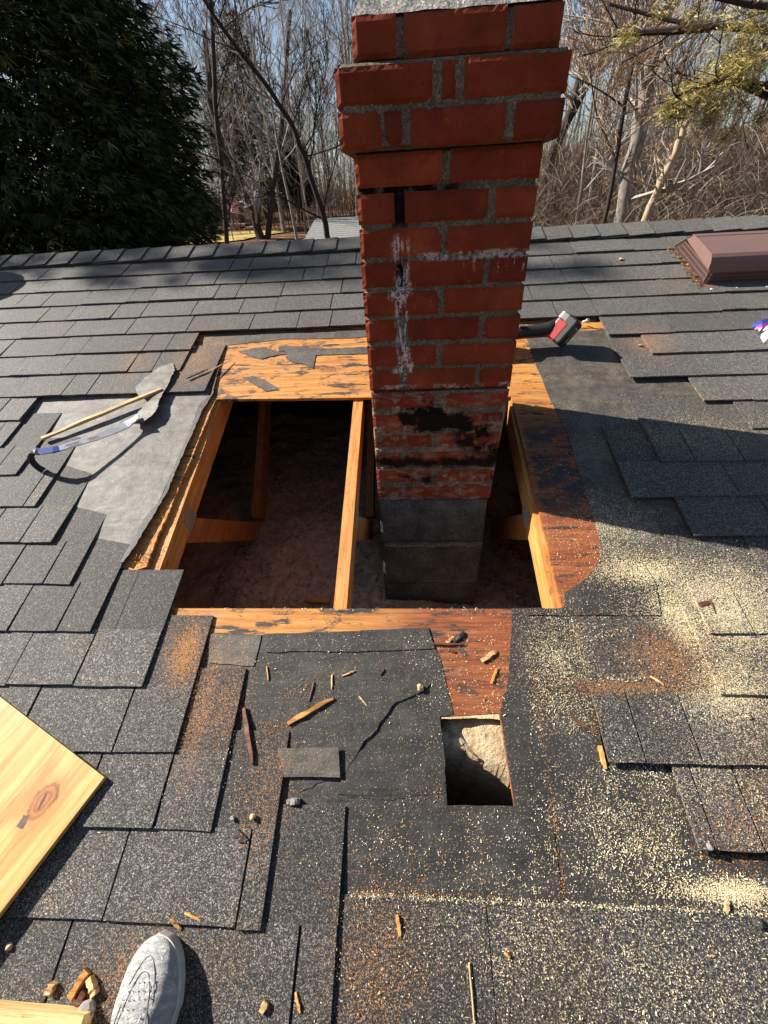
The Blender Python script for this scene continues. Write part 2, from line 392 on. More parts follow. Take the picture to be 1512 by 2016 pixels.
for i in range(9000):
    x, y = ir.uniform(-.95, .55), ir.uniform(.80, 2.3)
    p = Vector((x, y, ins_z(x, y) + .003)); a = Vector((ir.gauss(0, 1), ir.gauss(0, 1), ir.gauss(0, .6))).normalized() * ir.uniform(.003, .009); b_ = a.orthogonal().normalized() * ir.uniform(.002, .005)
    mb.quad(p - a - b_, p + a - b_, p + a + b_, p - a + b_)
mb.build('loose_tufts', INSUL, ins)

# ------------------------------------------------------------------ shingle courses
EXP, LEN, TH, NB, CC = .143, .337, .0056, -.0100, .0135
VK = lambda k: 2.87793502 - EXP * k
def um(*pts): return sum(UV(*p, 0)[0] for p in pts) / len(pts)
ends_l = {6: um((392, 661), (359, 731)), 8: um((437, 682), (411, 775)), 9: um((77, 787), (3, 881)), 11: um((117, 815), (37, 935)),
          12: um((160, 862), (69, 1000)), 13: um((192, 916), (106, 1068)), 14: um((231, 975), (140, 1149)), 15: um((273, 1045), (180, 1241)),
          16: um((357, 1121), (290, 1352)), 17: um((417, 1212), (350, 1480)), 18: um((487, 1318), (415, 1637)), 19: um((569, 1443), (517, 1831)),
          20: um((683, 1588), (664, 1838))}
ends_l[7] = ends_l[6] - .006; ends_l[10] = ends_l[9] + .004
starts_r = {6: um((1199, 660), (1174, 626)), 7: um((1280, 696), (1258, 659)), 8: um((1240, 746), (1215, 701)), 9: um((1383, 791), (1352, 745)),
            10: um((1477, 847)), 11: um((1271, 851), (1295, 910)), 12: um((1183, 834), (1244, 983)), 13: um((1329, 985), (1363, 1059)),
            14: um((1462, 1060), (1488, 1104)), 15: um((1393, 1251)), 16: um((1300, 1098), (1417, 1367)), 17: um((1132, 1215), (1190, 1503)),
            18: um((1320, 1512), (1369, 1670)), 19: .76, 20: .80}
seams = {16: [(17, 1350), (148, 1350)], 17: [(60, 1407), (226, 1478)], 18: [(305, 1636), (150, 1640)], 19: [(205, 1814), (467, 1829)],
         20: [(88, 1990), (574, 2010)], 15: [(115, 1243), (20, 1244)], 14: [(90, 1149), (10, 1149)], 13: [(45, 1068)], 12: [(50, 998)]}
seams_r = {17: [(1262, 1480), (1381, 1505)], 18: [(1408, 1669), (1500, 1675)]}
ROWS = {}
KMAX = 26
for k in range(1, KMAX + 1):
    if k in ends_l: ROWS[k] = [(-XW - .27, ends_l[k]), (starts_r[k], XW + .27)]
    else: ROWS[k] = [(-XW - .27, XW + .27)]
OVER = []
def shingle_top(u, v):
    h = -.0098
    for poly_, hh_ in OVER:
        if hh_ > h and inside((u, v), poly_): h = hh_
    for k, segs in ROWS.items():
        s = v - VK(k)
        if 0 <= s <= LEN and any(a <= u <= b for a, b in segs): h = max(h, NB + CC * (1 - s / LEN) + TH + .001)
    return h
mb = MB(); sr = random.Random(21)
for k, segs in ROWS.items():
    v0 = VK(k)
    hb = lambda s: NB + CC * (1 - s / LEN)
    for si, (ua, ub) in enumerate(segs):
        # head part, hidden under the next courses where they are still there
        x = ua
        while x < ub - 1e-4:
            x2 = min(ub, x + sr.uniform(.85, .98))
            if ub - x2 < .12: x2 = ub
            sa, sb = .148, LEN; tn = sr.uniform(.12, .34)
            mb.hexa([W(x, v0 + sa, hb(sa)), W(x2 - .002, v0 + sa, hb(sa)), W(x2 - .002, v0 + sb, hb(sb)), W(x, v0 + sb, hb(sb)),
                     W(x, v0 + sa, hb(sa) + TH * .85), W(x2 - .002, v0 + sa, hb(sa) + TH * .85), W(x2 - .002, v0 + sb, hb(sb) + TH * .75), W(x, v0 + sb, hb(sb) + TH * .75)], tn)
            x = x2
        # tabs of the exposed strip
        fixed = sorted(UV(*p)[0] for p in (seams if si == 0 else seams_r).get(k, []))
        cuts = [ua]; x = ua
        lim = min(fixed) - .06 if fixed else ub
        while True:
            x += sr.choice((.11, .15, .18, .22, .25, .29, .33)) * sr.uniform(.94, 1.06)
            if x > lim - .05: break
            cuts.append(x)
        if fixed:
            cuts += fixed; x = max(fixed)
            while True:
                x += sr.choice((.13, .18, .22, .25, .29, .33)) * sr.uniform(.94, 1.06)
                if x > ub - .06: break
                cuts.append(x)
        cuts.append(ub)
        shn = sr.uniform(.3, .7)
        for i in range(len(cuts) - 1):
            a, b = cuts[i], cuts[i + 1]
            if b - a < .004: continue
            if sr.random() < .35: shn = sr.uniform(.28, .72)
            g = sr.choice((.003, .0035, .0045, .0055)) if a > .3 else sr.choice((.003, .004, .0055, .006))
            lift = sr.choice((0, 0, .0006, .0012, .0022)); dv = sr.uniform(-.003, .0025); tn = shn + sr.uniform(-.12, .12)
            ca, cb_ = (sr.choice((0, .0008, .0016, .003)) for _ in (0, 1))
            sk = sr.uniform(-.0012, .0012)
            nseg = 5
            for q in range(nseg):                # a slightly wavy butt edge
                aa = a + g / 2 + (b - a - g) * q / nseg; bb = a + g / 2 + (b - a - g) * (q + 1) / nseg
                wa = [dv + sk * i_ / 5 + .0022 * noise.noise(Vector(((a + (b - a) * i_ / 5) * 13, k * 3.1, 2))) + .0009 * noise.noise(Vector(((a + (b - a) * i_ / 5) * 60, k * 3.1, 5))) for i_ in range(6)]
                la = lambda t: lift + ca * (1 - t) + cb_ * t
                t0, t1 = q / nseg, (q + 1) / nseg
                mb.hexa([W(aa, v0 + wa[q], hb(0) + la(t0) * .6), W(bb, v0 + wa[q + 1], hb(0) + la(t1) * .6), W(bb, v0 + .150, hb(.15) + .0002), W(aa, v0 + .150, hb(.15) + .0002),
                         W(aa, v0 + wa[q], hb(0) + TH + la(t0)), W(bb, v0 + wa[q + 1], hb(0) + TH + la(t1)), W(bb, v0 + .150, hb(.15) + TH + lift * .5), W(aa, v0 + .150, hb(.15) + TH + lift * .5)], tn)
mb.build('shingles', SHINGLE, house)
# ridge caps
mb = MB(); x = -XW - .2
while x < XW + .2:
    w = .300; x2 = x + w; tn = sr.uniform(.3, .75); l0, l1 = .009, .024
    lo = sr.uniform(-.004, .004)
    for a in (0, 1):
        f = W if a == 0 else WB
        q = [f(x, RIDGE - .142 + lo, l0 - .004), f(x2, RIDGE - .142 + lo, l1 - .004), f(x2, RIDGE + .001, l1 - .004), f(x, RIDGE + .001, l0 - .004)]
        t = [f(x, RIDGE - .142 + lo, l0), f(x2, RIDGE - .142 + lo, l1), f(x2, RIDGE + .004, l1), f(x, RIDGE + .004, l0)]
        if a: q, t = [q[1], q[0], q[3], q[2]], [t[1], t[0], t[3], t[2]]
        mb.hexa(q + t, tn)
    x += .143 + sr.uniform(-.004, .004)
mb.build('ridge_cap', SHINGLE, house)

# ------------------------------------------------------------------ felt underlayment
def sheet(name, mat, px, lo, hi, parent=house, jit=.0015, sub=.03, tone=.5, n=-.011):
    pts = [UV(*p[:2], n) for p in px]; hs = [p[2] if len(p) > 2 else 0 for p in px]
    out = []; jr = random.Random(len(px) * 31 + int(px[0][0]))
    for i in range(len(pts)):
        a, b = pts[i], pts[(i + 1) % len(pts)]; L = math.dist(a, b); m = max(1, min(40, int(L / sub)))
        for q in range(m):
            t = q / m; j = jit if 0 < q else 0
            out.append((a[0] + (b[0] - a[0]) * t + jr.uniform(-j, j), a[1] + (b[1] - a[1]) * t + jr.uniform(-j, j), hs[i] + (hs[(i + 1) % len(pts)] - hs[i]) * t))
    lut = {(round(p[0], 6), round(p[1], 6)): p[2] for p in out}
    g = lambda base: (lambda u, v: base + lut.get((round(u, 6), round(v, 6)), 0))
    OVER.append((pts, hi))
    mb = MB(); mb.poly([[p[:2] for p in out]], lambda a, b, h: W(a, b, h), (g(lo), g(hi)), tone)
    return mb.build(name, mat, parent)
sheet('underlayment', FELT_GREY, [(20, 762), (418, 762), (412, 778, .006), (362, 888, .010), (319, 985, .012), (288, 1042, .010), (262, 1090, .006), (245, 1112), (60, 1115), (-60, 1000)], DT + .0004, -.0104)
sheet('underlayment', FELT_BLACK, [(428, 700), (436, 702), (421, 778, .004), (400, 812, .006), (377, 868, .008), (352, 925, .009), (330, 978, .008), (300, 1030, .010), (270, 1082, .012), (248, 1112, .012), (240, 1110, .008), (262, 1072, .006), (290, 1020, .006), (318, 968, .004), (342, 915, .004), (366, 862, .003), (392, 800, .002), (412, 775)], -.0100, -.0060, jit=.002, sub=.012)
sheet('underlayment', FELT_DUSTY, [(395, 655), (726, 648), (728, 662), (690, 666), (640, 667), (560, 668), (440, 681), (405, 690)], DT + .0004, -.0100)
sheet('underlayment', FELT_DUSTY, [(1030, 655), (1500, 640), (1600, 800), (1600, 1098), (1420, 1099), (1183, 1098), (1180, 1060), (1150, 960), (1118, 855), (1082, 785), (1050, 705), (1040, 673)], DT + .0004, -.0100)
sheet('underlayment', FELT_BLACK, [(412, 1246), (520, 1250), (845, 1236), (868, 1300), (893, 1406), (869, 1411), (880, 1586), (1013, 1587), (985, 1404), (1002, 1325), (1008, 1197), (1111, 1197), (1111, 1168), (1150, 1142), (1180, 1108), (1183, 1090), (1420, 1090), (1640, 1100), (1800, 1950), (380, 1950), (330, 1500)], DT + .0004, -.0106)
sheet('underlayment', FELT_BLACK, [(1030, 1215), (1132, 1215), (1166, 1370), (1190, 1500), (1330, 1515), (1380, 1680), (1640, 1690), (1640, 1800), (1120, 1782), (1100, 1640), (1062, 1420)], -.0105, -.0080)
sheet('underlayment', FELT_BLACK, [(521, 1249), (843, 1237), (856, 1277), (700, 1284), (524, 1284)], -.0105, -.0078, jit=.002)
sheet('underlayment', FELT_DUSTY, [(413, 1248), (515, 1251), (500, 1312), (412, 1305)], -.0105, -.0082)
sheet('underlayment', FELT_BLACK, [(688, 1592), (880, 1590), (1012, 1592), (1090, 1640), (1108, 1775), (676, 1760)], -.0105, -.0088)
sheet('underlayment', FELT_BLACK, [(560, 1420), (720, 1330), (850, 1345, .001), (838, 1357, .002), (800, 1375, .002), (772, 1390, .003), (755, 1415, .003), (735, 1445, .003), (712, 1468, .003), (697, 1495, .003), (683, 1520, .003), (660, 1530), (590, 1560)], -.0104, -.0092, jit=.003, sub=.012)
sheet('underlayment', FELT_BLACK, [(760, 1440), (790, 1422, .001), (820, 1407, .002), (850, 1404, .002), (866, 1409, .002), (874, 1480), (878, 1560), (760, 1575), (690, 1570), (655, 1558, .003), (668, 1545, .004), (676, 1532, .003), (700, 1490, .002), (728, 1462, .002)], -.0104, -.0094, jit=.003, sub=.012)
sheet('underlayment', FELT_DUSTY, [(548, 1474, .004), (668, 1472, .008), (671, 1531, .007), (560, 1530, .003)], -.0072, -.0056, sub=.05)
sheet('underlayment', FELT_BLACK, [(1112, 1168), (1152, 1142), (1182, 1104), (1265, 1110), (1290, 1150), (1300, 1212), (1040, 1212), (1036, 1200), (1110, 1199)], -.0105, -.0074, jit=.002)
# scraps of felt still stuck to the wood
for pts in ([(470, 693), (500, 686), (525, 684), (540, 693), (560, 691), (566, 697), (530, 703), (515, 708), (495, 703)],
            [(548, 684), (560, 681), (640, 687), (724, 684), (724, 697), (660, 699), (622, 700), (617, 726), (600, 718), (575, 714), (562, 705), (566, 696), (550, 694)],
            [(478, 744), (500, 741), (520, 748), (535, 757), (550, 768), (525, 771), (505, 760)]):
    sheet('felt_scrap', FELT_DUSTY, pts, DT + .0004, DT + .003, jit=.002, sub=.012, n=DT)

# ================================================================== CHIMNEY
CY, CX0, CX1, CD = 1.200, -0.113, 0.297, 0.380
def stains(m, c, lower_dirt=True):
    p = m.pos(); s = m.sep(p); n1 = m.noise(m.mp(p, scale=(70, 1, 10)), 1.4, 5, .7); n2 = m.noise(p, 22, 6, .7); n3 = m.noise(p, 6, 4)
    dx = m.math('ABSOLUTE', m.addm(m.addm(s[0], .010), m.mul(m.addm(n3, -.5), -.03)))
    st = m.mul(m.mul(m.step(dx, .034, .003), m.step(n1, .42, .58)), m.band(s[2], .735, 1.085, .02))
    cl = m.math('MAXIMUM', m.band(s[2], .94, .985, .012), m.math('MAXIMUM', m.band(s[2], .755, .785, .012), m.band(s[2], 1.03, 1.06, .012)))
    st = m.math('MAXIMUM', st, m.mul(m.mul(m.step(dx, .055, .02), cl), m.step(n2, .46, .62)))
    j = m.mul(m.mul(m.band(s[2], 1.028, 1.050, .006), m.step(s[0], .0, .05)), m.step(n2, .38, .5))
    drip = m.mul(m.mul(m.step(s[2], .965, 1.035), m.step(s[2], 1.05, 1.035)), m.mul(m.step(n1, .54, .64), m.step(s[0], .04, .25)))
    w2 = m.mul(m.band(s[2], .705, .722, .006), m.step(n2, .4, .6))
    st = m.math('MAXIMUM', m.math('MAXIMUM', st, m.mul(j, .6)), m.math('MAXIMUM', m.mul(drip, .95), m.mul(w2, .6)))
    st = m.mul(st, m.math('MULTIPLY_ADD', m.step(m.noise(p, 110, 5, .75), .42, .50), .8, .2)); st = m.step(st, .16, .85)
    c = m.mix(m.mul(st, .82), c, (.58, .54, .51))
    fleck = m.mul(m.step(m.noise(p, 75, 2), .72, .76), m.step(s[2], 1.1, .95))
    c = m.mix(m.mul(fleck, .5), c, (.5, .42, .38))
    # soot and damp
    lo = m.step(s[2], .702, .690)
    sm = m.mul(m.mul(lo, m.step(m.noise(m.mp(p, scale=(1, 1, 2.2)), 26, 7, .72), .49, .60)), .7)
    c = m.mix(sm, c, m.mix(m.noise(p, 48, 4), (.10, .042, .022), (.36, .22, .15)))
    e = m.math('SQRT', m.addm(m.math('POWER', m.mul(m.addm(s[0], -.10), .42), 2.0), m.math('POWER', m.mul(m.addm(s[2], m.addm(m.mul(s[0], .12), -.615)), 1.25), 2.0)))
    so = m.step(m.addm(e, m.addm(m.mul(m.addm(n2, -.5), .13), m.mul(m.addm(m.noise(p, 13, 3), -.5), .16))), .062, .040)
    b2 = m.mul(m.band(m.addm(s[2], m.mul(m.addm(n2, -.5), .09)), .440, .478, .014), m.step(n3, .30, .42)); b2 = m.math('MAXIMUM', b2, m.mul(m.band(m.addm(s[2], m.mul(m.addm(n2, -.5), .06)), .372, .412, .012), m.step(m.noise(p, 12, 4), .48, .58)))
    b3 = m.mul(m.band(m.addm(s[2], m.mul(s[0], .45)), .585, .645, .02), m.mul(m.step(s[0], .12, .16), m.step(n2, .40, .52)))
    dk = m.math('MAXIMUM', so, m.math('MAXIMUM', b2, b3))
    return m.mix(m.mul(dk, .97), c, (.005, .0035, .003))
def m_brick():
    m = Mat('red_brick', .85, .12); p = m.pos(); n = m.noise(p, 10, 6); f = m.noise(m.mp(p, scale=(60, 60, 8)), 1.5, 4)
    c = m.ramp(n, [(.3, (.15, .026, .007)), (.55, (.245, .038, .010)), (.75, (.32, .058, .016))])
    c = m.hsv(c, m.math('MULTIPLY_ADD', m.tone(), .55, .50), .96, m.math('MULTIPLY_ADD', m.tone(), .008, .4945))
    blo = m.noise(p, 28, 6, .7); c = m.mix(m.mul(m.step(blo, .52, .7), .45), c, (.10, .022, .010)); c = m.mix(m.mul(m.step(blo, .42, .3), .25), c, (.36, .11, .05))
    c = m.mix(m.mul(m.step(f, .55, .75), .3), c, (.15, .028, .013))
    pit = m.step(m.noise(p, 150, 3), .66, .70); c = m.mix(m.mul(pit, .8), c, (.03, .01, .006))
    m.col(stains(m, c)); m.bump(f, .15, .002); m.bump(m.noise(p, 120, 4), .2, .0015); return m.m
def m_mortar(name, a, b, soil_and_gap_shade=True):
    m = Mat(name, .95, .15); p = m.pos(); n = m.noise(p, 14, 6); g = m.sep(m.vor(p, 330))[0]
    c = m.ramp(n, [(.3, a), (.7, b)])
    c = m.mix(1.0, c, m.ramp(g, [(0, .5), (.4, .9), (.85, 1.15), (1, 1.7)]), 'MULTIPLY')
    if soil_and_gap_shade:
        s = m.sep(p)
        vd = m.mul(m.band(s[2], 1.160, 1.184, .006), m.mul(m.step(s[0], .17, .08), m.step(m.noise(p, 30, 4), .36, .5)))  # open joints painted near black: the shade of the gaps put into the colour
        vd = m.math('MAXIMUM', vd, m.mul(m.band(s[0], -.032, .002, .004), m.math('MAXIMUM', m.band(s[2], 1.105, 1.17, .01), m.band(s[2], .975, 1.03, .01))))
        c = m.mix(vd, c, (.008, .006, .005)); c = stains(m, c)
    m.col(c); m.bump(g, .8, .003); m.bump(m.noise(p, 70, 4), .6, .004); return m.m
BRICK = m_brick()
MORTAR = m_mortar('mortar', (.080, .064, .043), (.17, .14, .10))
CROWN = m_mortar('cement_wash', (.40, .37, .31), (.58, .54, .46), False)
BLOCKM = m_mortar('concrete_block', (.050, .049, .046), (.12, .115, .108), False)
chim = thing('chimney', (0.09, CY + CD / 2, -.45), 'red brick chimney with white salt streaks and sooty lower bricks on grey block', 'chimney')
br = random.Random(5)
def brick(mb, x0, x1, z0, z1, y, depth, tone, jit=.0015, slope=0.0):
    c = .003; j = lambda: br.uniform(-jit, jit)
    x0 += j(); x1 += j(); z0 += j(); z1 += j(); y += j()
    t = br.uniform(-.0012, .0012)
    a = [(x0, y + c, z0), (x1, y + c, z0), (x1 + slope, y + c, z1), (x0 + slope, y + c, z1)]
    f = [(x0 + c, y - t, z0 + c), (x1 - c, y + t, z0 + c), (x1 - c + slope, y + t, z1 - c), (x0 + c + slope, y - t, z1 - c)]
    b = [(x0, y + depth, z0), (x1, y + depth, z0), (x1 + slope, y + depth, z1), (x0 + slope, y + depth, z1)]
    nx, nz = max(3, int((x1 - x0) / .009)), 7; bb = len(mb.v); sd = br.uniform(0, 90); chip = [(br.choice((0, 1)), br.choice((0, 1)), br.uniform(.004, .013)) for _ in range(br.choice((0, 0, 1, 1, 2)))]
    for jj in range(nz + 1):
        for ii in range(nx + 1):
            u_, v_ = ii / nx, jj / nz; X = x0 + (x1 - x0) * u_ + slope * v_; Z = z0 + (z1 - z0) * v_; ex = min(X - x0, x1 + slope - X); ez = min(Z - z0, z1 - Z); ed = max(0, min(ex, ez))
            n_ = noise.noise(Vector((X * 45, Z * 45, sd))); n2_ = noise.noise(Vector((X * 160, Z * 160, sd)))
            if ii in (0, nx): X += (.0009 * n_ + .0008 * n2_)
            if jj in (0, nz): Z += (.0008 * n_ + .0008 * n2_)
            Y = y + .0009 * n_ + .0005 * n2_ + (t if u_ > .5 else -t) * abs(2 * u_ - 1) + (.0048 if ed < .001 else .0006 if ed < .0075 else 0) * (1 + .5 * n2_)
            for cx_, cz_, cr_ in chip:
                dd = math.hypot(X - (x1 if cx_ else x0), Z - (z1 if cz_ else z0)); Y += .007 * max(0, 1 - dd / cr_) ** .6
            mb.v.append(Vector((X, Y, Z)))
    for jj in range(nz):
        for ii in range(nx): q_ = bb + jj * (nx + 1) + ii; mb.f.append([q_, q_ + 1, q_ + nx + 2, q_ + nx + 1]); mb.t.append(tone)
    a = [(p_[0], p_[1] + .003, p_[2]) for p_ in a]
    mb.add(f + a + b, [(4, 5, 6, 7), (4, 8, 9, 5)], tone)
    mb.f += [[len(mb.v) - 12 + k_ for k_ in q_] for q_ in ((5, 9, 10, 6), (6, 10, 11, 7), (7, 11, 8, 4), (9, 8, 11, 10))]; mb.t += [tone] * 4
P1 = [(0, .212), (.268, .742), (.775, 1)]; P2 = [(0, .472), (.512, 1)]
rows = [(1.4375, 1.3785, 0, [(0, .213), (.256, .74), (.77, 1)]), (1.3685, 1.3115, .024, [(0, .424), (.463, .526), (.56, 1)]),
        (1.3015, 1.2435, .024, [(0, .194), (.221, .296), (.330, .754), (.792, 1)]), (1.2375, 1.1785, 0, [(0, .47), (.516, 1)])]
for i in range(7):
    zt = 1.171 - .0671 * i; rows.append((zt - .0046, zt - .0624, 0, P1 if i % 2 == 0 else P2))
rough0 = len(rows)
for i in range(6):
    zt = .701 - .0657 * i; rows.append((zt - .005, zt - .060, 0, [P2, [(0, .225), (.25, .73), (.745, 1)]][i % 2]))
mb = MB()
for ri, (zt, zb, ov, lay) in enumerate(rows):
    x0, x1, y = CX0 - ov, CX1 + ov * .95, CY - ov
    if ri == 0: x0, x1 = CX0 + .012, CX1 + .003
    if ri >= rough0: x0 += .004; x1 -= .004 + .0035 * (ri - rough0)
    L = x1 - x0; dep = .094; yb = CY + CD + ov; tn0 = br.uniform(.35, .65)
    for li, (a, b_) in enumerate(lay):
        brick(mb, x0 + L * a, x0 + L * b_, zb, zt, y, dep, br.uniform(.2, .8), .0022 if ri >= rough0 else .0014, -.006 if (ri == 2 and li == 1) else 0)
    # the other three sides
    for side in (0, 1):
        xs = x0 if side == 0 else x1 - dep
        D = yb - (y + dep + .01); cut = .5 if ri % 2 else .35
        for (a, b_) in ((0, cut - .02), (cut + .02, 1)):
            ya_, yb_ = y + dep + .010 + D * a, y + dep + .010 + D * b_
            j = br.uniform(-.0012, .0012); mb.box(xs + j, xs + dep + j, ya_, yb_, zb, zt, br.uniform(.25, .75))
    for a, b_ in ((0.27, .6), (.63, .74)): mb.box(x0 + L * a, x0 + L * b_, yb - dep, yb + .0005, zb, zt, br.uniform(.3, .7))
mb.build('brick_courses', BRICK, chim)
# mortar: a recessed gritty core following the corbel
mb = MB()
def core(x0, x1, y0_, y1_, z0, z1):
    mb.box(x0, x1, y0_ + .012, y1_, z0, z1)
    nx, nz = int((x1 - x0) / .006), int((z1 - z0) / .006); b = len(mb.v)
    for j in range(nz + 1):
        for i in range(nx + 1):
            x = x0 + (x1 - x0) * i / nx; z = z0 + (z1 - z0) * j / nz
            d = .0022 * noise.noise(Vector((x * 110, z * 110, 2))) + .0016 * noise.noise(Vector((x * 30, z * 30, 7)))
            if abs(z - 1.172) < .011 and x < .12 or (-.034 < x < .004 and (1.10 < z < 1.172 or .972 < z < 1.035)): d += .012 * max(0, min(1, .75 + noise.noise(Vector((x * 40, z * 40, 3)))))
            if abs(z - .701) < .006: d += .018
            if i in (0, nx) or j in (0, nz): d = .012
            mb.v.append(Vector((x, y0_ + d, z)))
    for j in range(nz):
        for i in range(nx):
            a = b + j * (nx + 1) + i; mb.f.append([a, a + 1, a + nx + 2, a + nx + 1]); mb.t.append(.5)
core(CX0 + .005, CX1 - .005, CY + .005, CY + CD - .006, .700, 1.2405)
core(CX0 + .010, CX1 - .016, CY + .003, CY + CD - .006, .3075, .6985)
core(CX0 - .018, CX1 + .018, CY - .019, CY + CD + .018, 1.2410, 1.3745)
core(CX0 + .017, CX1 - .003, CY + .005, CY + CD - .006, 1.3750, 1.4385)
mb.build('mortar', MORTAR, chim)
mb = MB(); nx, nz = 110, 104; b = 0               # crumbled mortar smeared over the lower bricks
for j in range(nz + 1):
    for i in range(nx + 1):
        x = CX0 + .003 + (.405 - .018 * (1 - j / nz)) * i / nx; z = .309 + .388 * j / nz
        q = Vector((x * 16, z * 26, 3)); a = noise.noise(q) + .6 * noise.noise(q * 2.7) + .35 * noise.noise(q * 7)
        a = a - .38 + .36 * (abs(((z - .307) / .0657 + .5) % 1 - .5) < .13)
        d = .0045 - .0075 * max(0, min(1, a / .35 + .5)) - .0016 * noise.noise(q * 14)
        if i in (0, nx) or j in (0, nz): d = .006
        mb.v.append(Vector((x, CY + d, z)))
for j in range(nz):
    for i in range(nx): a = j * (nx + 1) + i; mb.f.append([a, a + 1, a + nx + 2, a + nx + 1]); mb.t.append(.5)
mb.build('mortar_smear', m_mortar('crumbled_mortar', (.13, .075, .045), (.34, .235, .16)), chim)
# cement wash on top
mb = MB(); n = 14
x0, x1, ya_, yb_ = CX0 + .014, CX1 + .001, CY + .004, CY + CD - .004
for j in range(n + 1):
    for i in range(n + 1):
        a, b_ = i / n, j / n; e = min(a, 1 - a, b_, 1 - b_)
        mb.v.append(Vector((x0 + (x1 - x0) * a, ya_ + (yb_ - ya_) * b_, 1.4388 + .10 * min(e / .2, 1) ** .8 + .004 * noise.noise(Vector((a * 9, b_ * 9, 0))))))
for j in range(n):
    for i in range(n):
        a = j * (n + 1) + i; mb.f.append([a, a + 1, a + n + 2, a + n + 1]); mb.t.append(.5)
mb.build('cement_wash', CROWN, chim)
mb = MB(); fx, fy = (CX0 + CX1) / 2, CY + CD / 2
mb.box(fx - .10, fx + .10, fy - .10, fy + .10, 1.53, 1.66)
mb.build('flue_liner', simple('clay_flue', (.40, .20, .12), .8), chim)
# concrete block base
for zt, zb in ((.3065, .1075), (.0985, -.103), (-.112, -.30), (-.309, -.40)):
    mb = MB(); w = br.uniform(-.002, .002); brick(mb, CX0 + .005, CX1 - .026, zb, zt, CY + .002 + w, CD - .01, .5, .001); mb.build('concrete_block', BLOCKM, chim)
mb = MB(); mb.box(CX0 + .012, CX1 - .034, CY + .008, CY + CD - .02, -.40, .305)
for i in range(110):
    x = br.uniform(CX0 + .02, CX1 - .04); r = br.uniform(.003, .009); z = .103 + br.uniform(-.004, .003) + .006 * noise.noise(Vector((x * 20, 0, 0)))
    mb.box(x - r * 2, x + r * 2, CY - br.uniform(0, .008), CY + .02, z - r * .6, z + r * .5)
mb.build('block_mortar', m_mortar('pale_block_mortar', (.14, .12, .09), (.26, .22, .17), False), chim)

# ================================================================== ROOF VENT
STEEL = simple('pale_worn_steel', (.62, .62, .62), .4, .5, .25, .12, 60, .05)
BROWN = simple('brown_painted_metal', (.15, .085, .072), .5, .4, 0, .12, 12, .08)
VENT_SHADE = simple('vent_shade_black', (.012, .009, .009), .9)  # shade behind the slats as a colour
vu0, vu1 = 1.374, 1.80
vent = thing('roof_vent', W(1.58, 2.5, 0), 'brown metal box vent with slatted sides on the roof near the ridge', 'roof vent')
prof = [(2.392, .052), (2.396, .072), (2.403, .093), (2.415, .108), (2.430, .117), (2.55, .118), (2.634, .114), (2.748, .012)]
mb = MB()
for sx, uu in ((0, vu0 - .004), (1, vu1 + .004)): pass
nP = len(prof); b0 = len(mb.v)
for va, na in prof: mb.v += [W(vu0 - .004, va - .002, na + .004), W(vu1 + .004, va - .002, na + .004), W(vu0 - .004, va + .001, na), W(vu1 + .004, va + .001, na)]
for i in range(nP - 1):
    a, c = b0 + i * 4, b0 + i * 4 + 4
    for f in ([a, a + 1, c + 1, c], [a + 2, c + 2, c + 3, a + 3], [a, c, c + 2, a + 2], [a + 1, a + 3, c + 3, c + 1]): mb.f.append(f); mb.t.append(.5)
for e in (b0, b0 + (nP - 1) * 4): mb.f.append([e, e + 1, e + 3, e + 2]); mb.t.append(.5)
for x in (vu0, vu1 - .003):            # plain cheek above the slats
    pr = [(2.396, .066), (2.403, .093), (2.430, .117), (2.634, .114), (2.672, .078), (2.42, .066)]
    mb.poly([pr], lambda a, b, n: W(n, a, b), (x, x + .003))
fixn(mb.build('hood', BROWN, vent))
mb = MB(); mb.rbox(vu0 + .012, vu1 - .012, 2.404, 2.66, .004, .075); mb.build('vent_inner_shade', VENT_SHADE, vent)  # solid near-black block standing in for the shade inside the hood
for x in (vu0, vu1 - .003):
    mb = MB()
    for i in range(34):
        v = 2.388 + (2.742 - 2.388) * i / 33; top = .070 if v < 2.675 else max(.010, .012 + (2.748 - v) * .85)
        mb.rbox(x, x + .003, v - .0015, v + .0015, .006, top)
    for nn in (.006, .026, .046, .064): mb.rbox(x + .0004, x + .0026, 2.388, 2.742 - nn * 1.05, nn, nn + .0022)
    mb.build('side_grille', BROWN, vent)
mb = MB()
for i in range(60): u = vu0 + .004 + (vu1 - vu0 - .008) * i / 59; mb.rbox(u - .0016, u + .0016, 2.392, 2.395, .004, .056)
for nn in (.004, .020, .036, .052): mb.rbox(vu0, vu1, 2.3924, 2.3946, nn, nn + .003)
mb.build('front_grille', BROWN, vent)
mb = MB(); mb.rbox(vu0 - .012, vu1 + .012, 2.312, 2.392, .0068, .0086); mb.build('flange', BROWN, vent)
for u_ in (vu0 + .02, vu0 + .13, vu0 + .26, vu0 + .40):
    mb = MB(); c = W(u_, 2.335, .0086); mb.tube([c, c + NV * .003, c + NV * .0042], [.0065, .006, .003], 8); fixn(mb.build('screw', STEEL, vent))
mb = MB(); mb.rbox(vu0 - .0035, vu1 + .0035, 2.600, 2.606, .1185, .1215); mb.build('seam', BROWN, vent)
# round vent standing just left of the view: it throws the round shadow on the left
rv = thing('round_roof_vent', W(-2.80, 2.89, 0), 'round metal roof cap whose shadow falls on the shingles at the left edge', 'roof vent')
mb = MB()
for (r, a, b_) in ((.09, 0, .26), (.175, .26, .32)):
    c = W(-2.80, 2.89, a); mb.tube([c, c + NV * (b_ - a) * .8, c + NV * (b_ - a)], [r, r, r * .8], 24)
fixn(mb.build('cap', BROWN, rv))
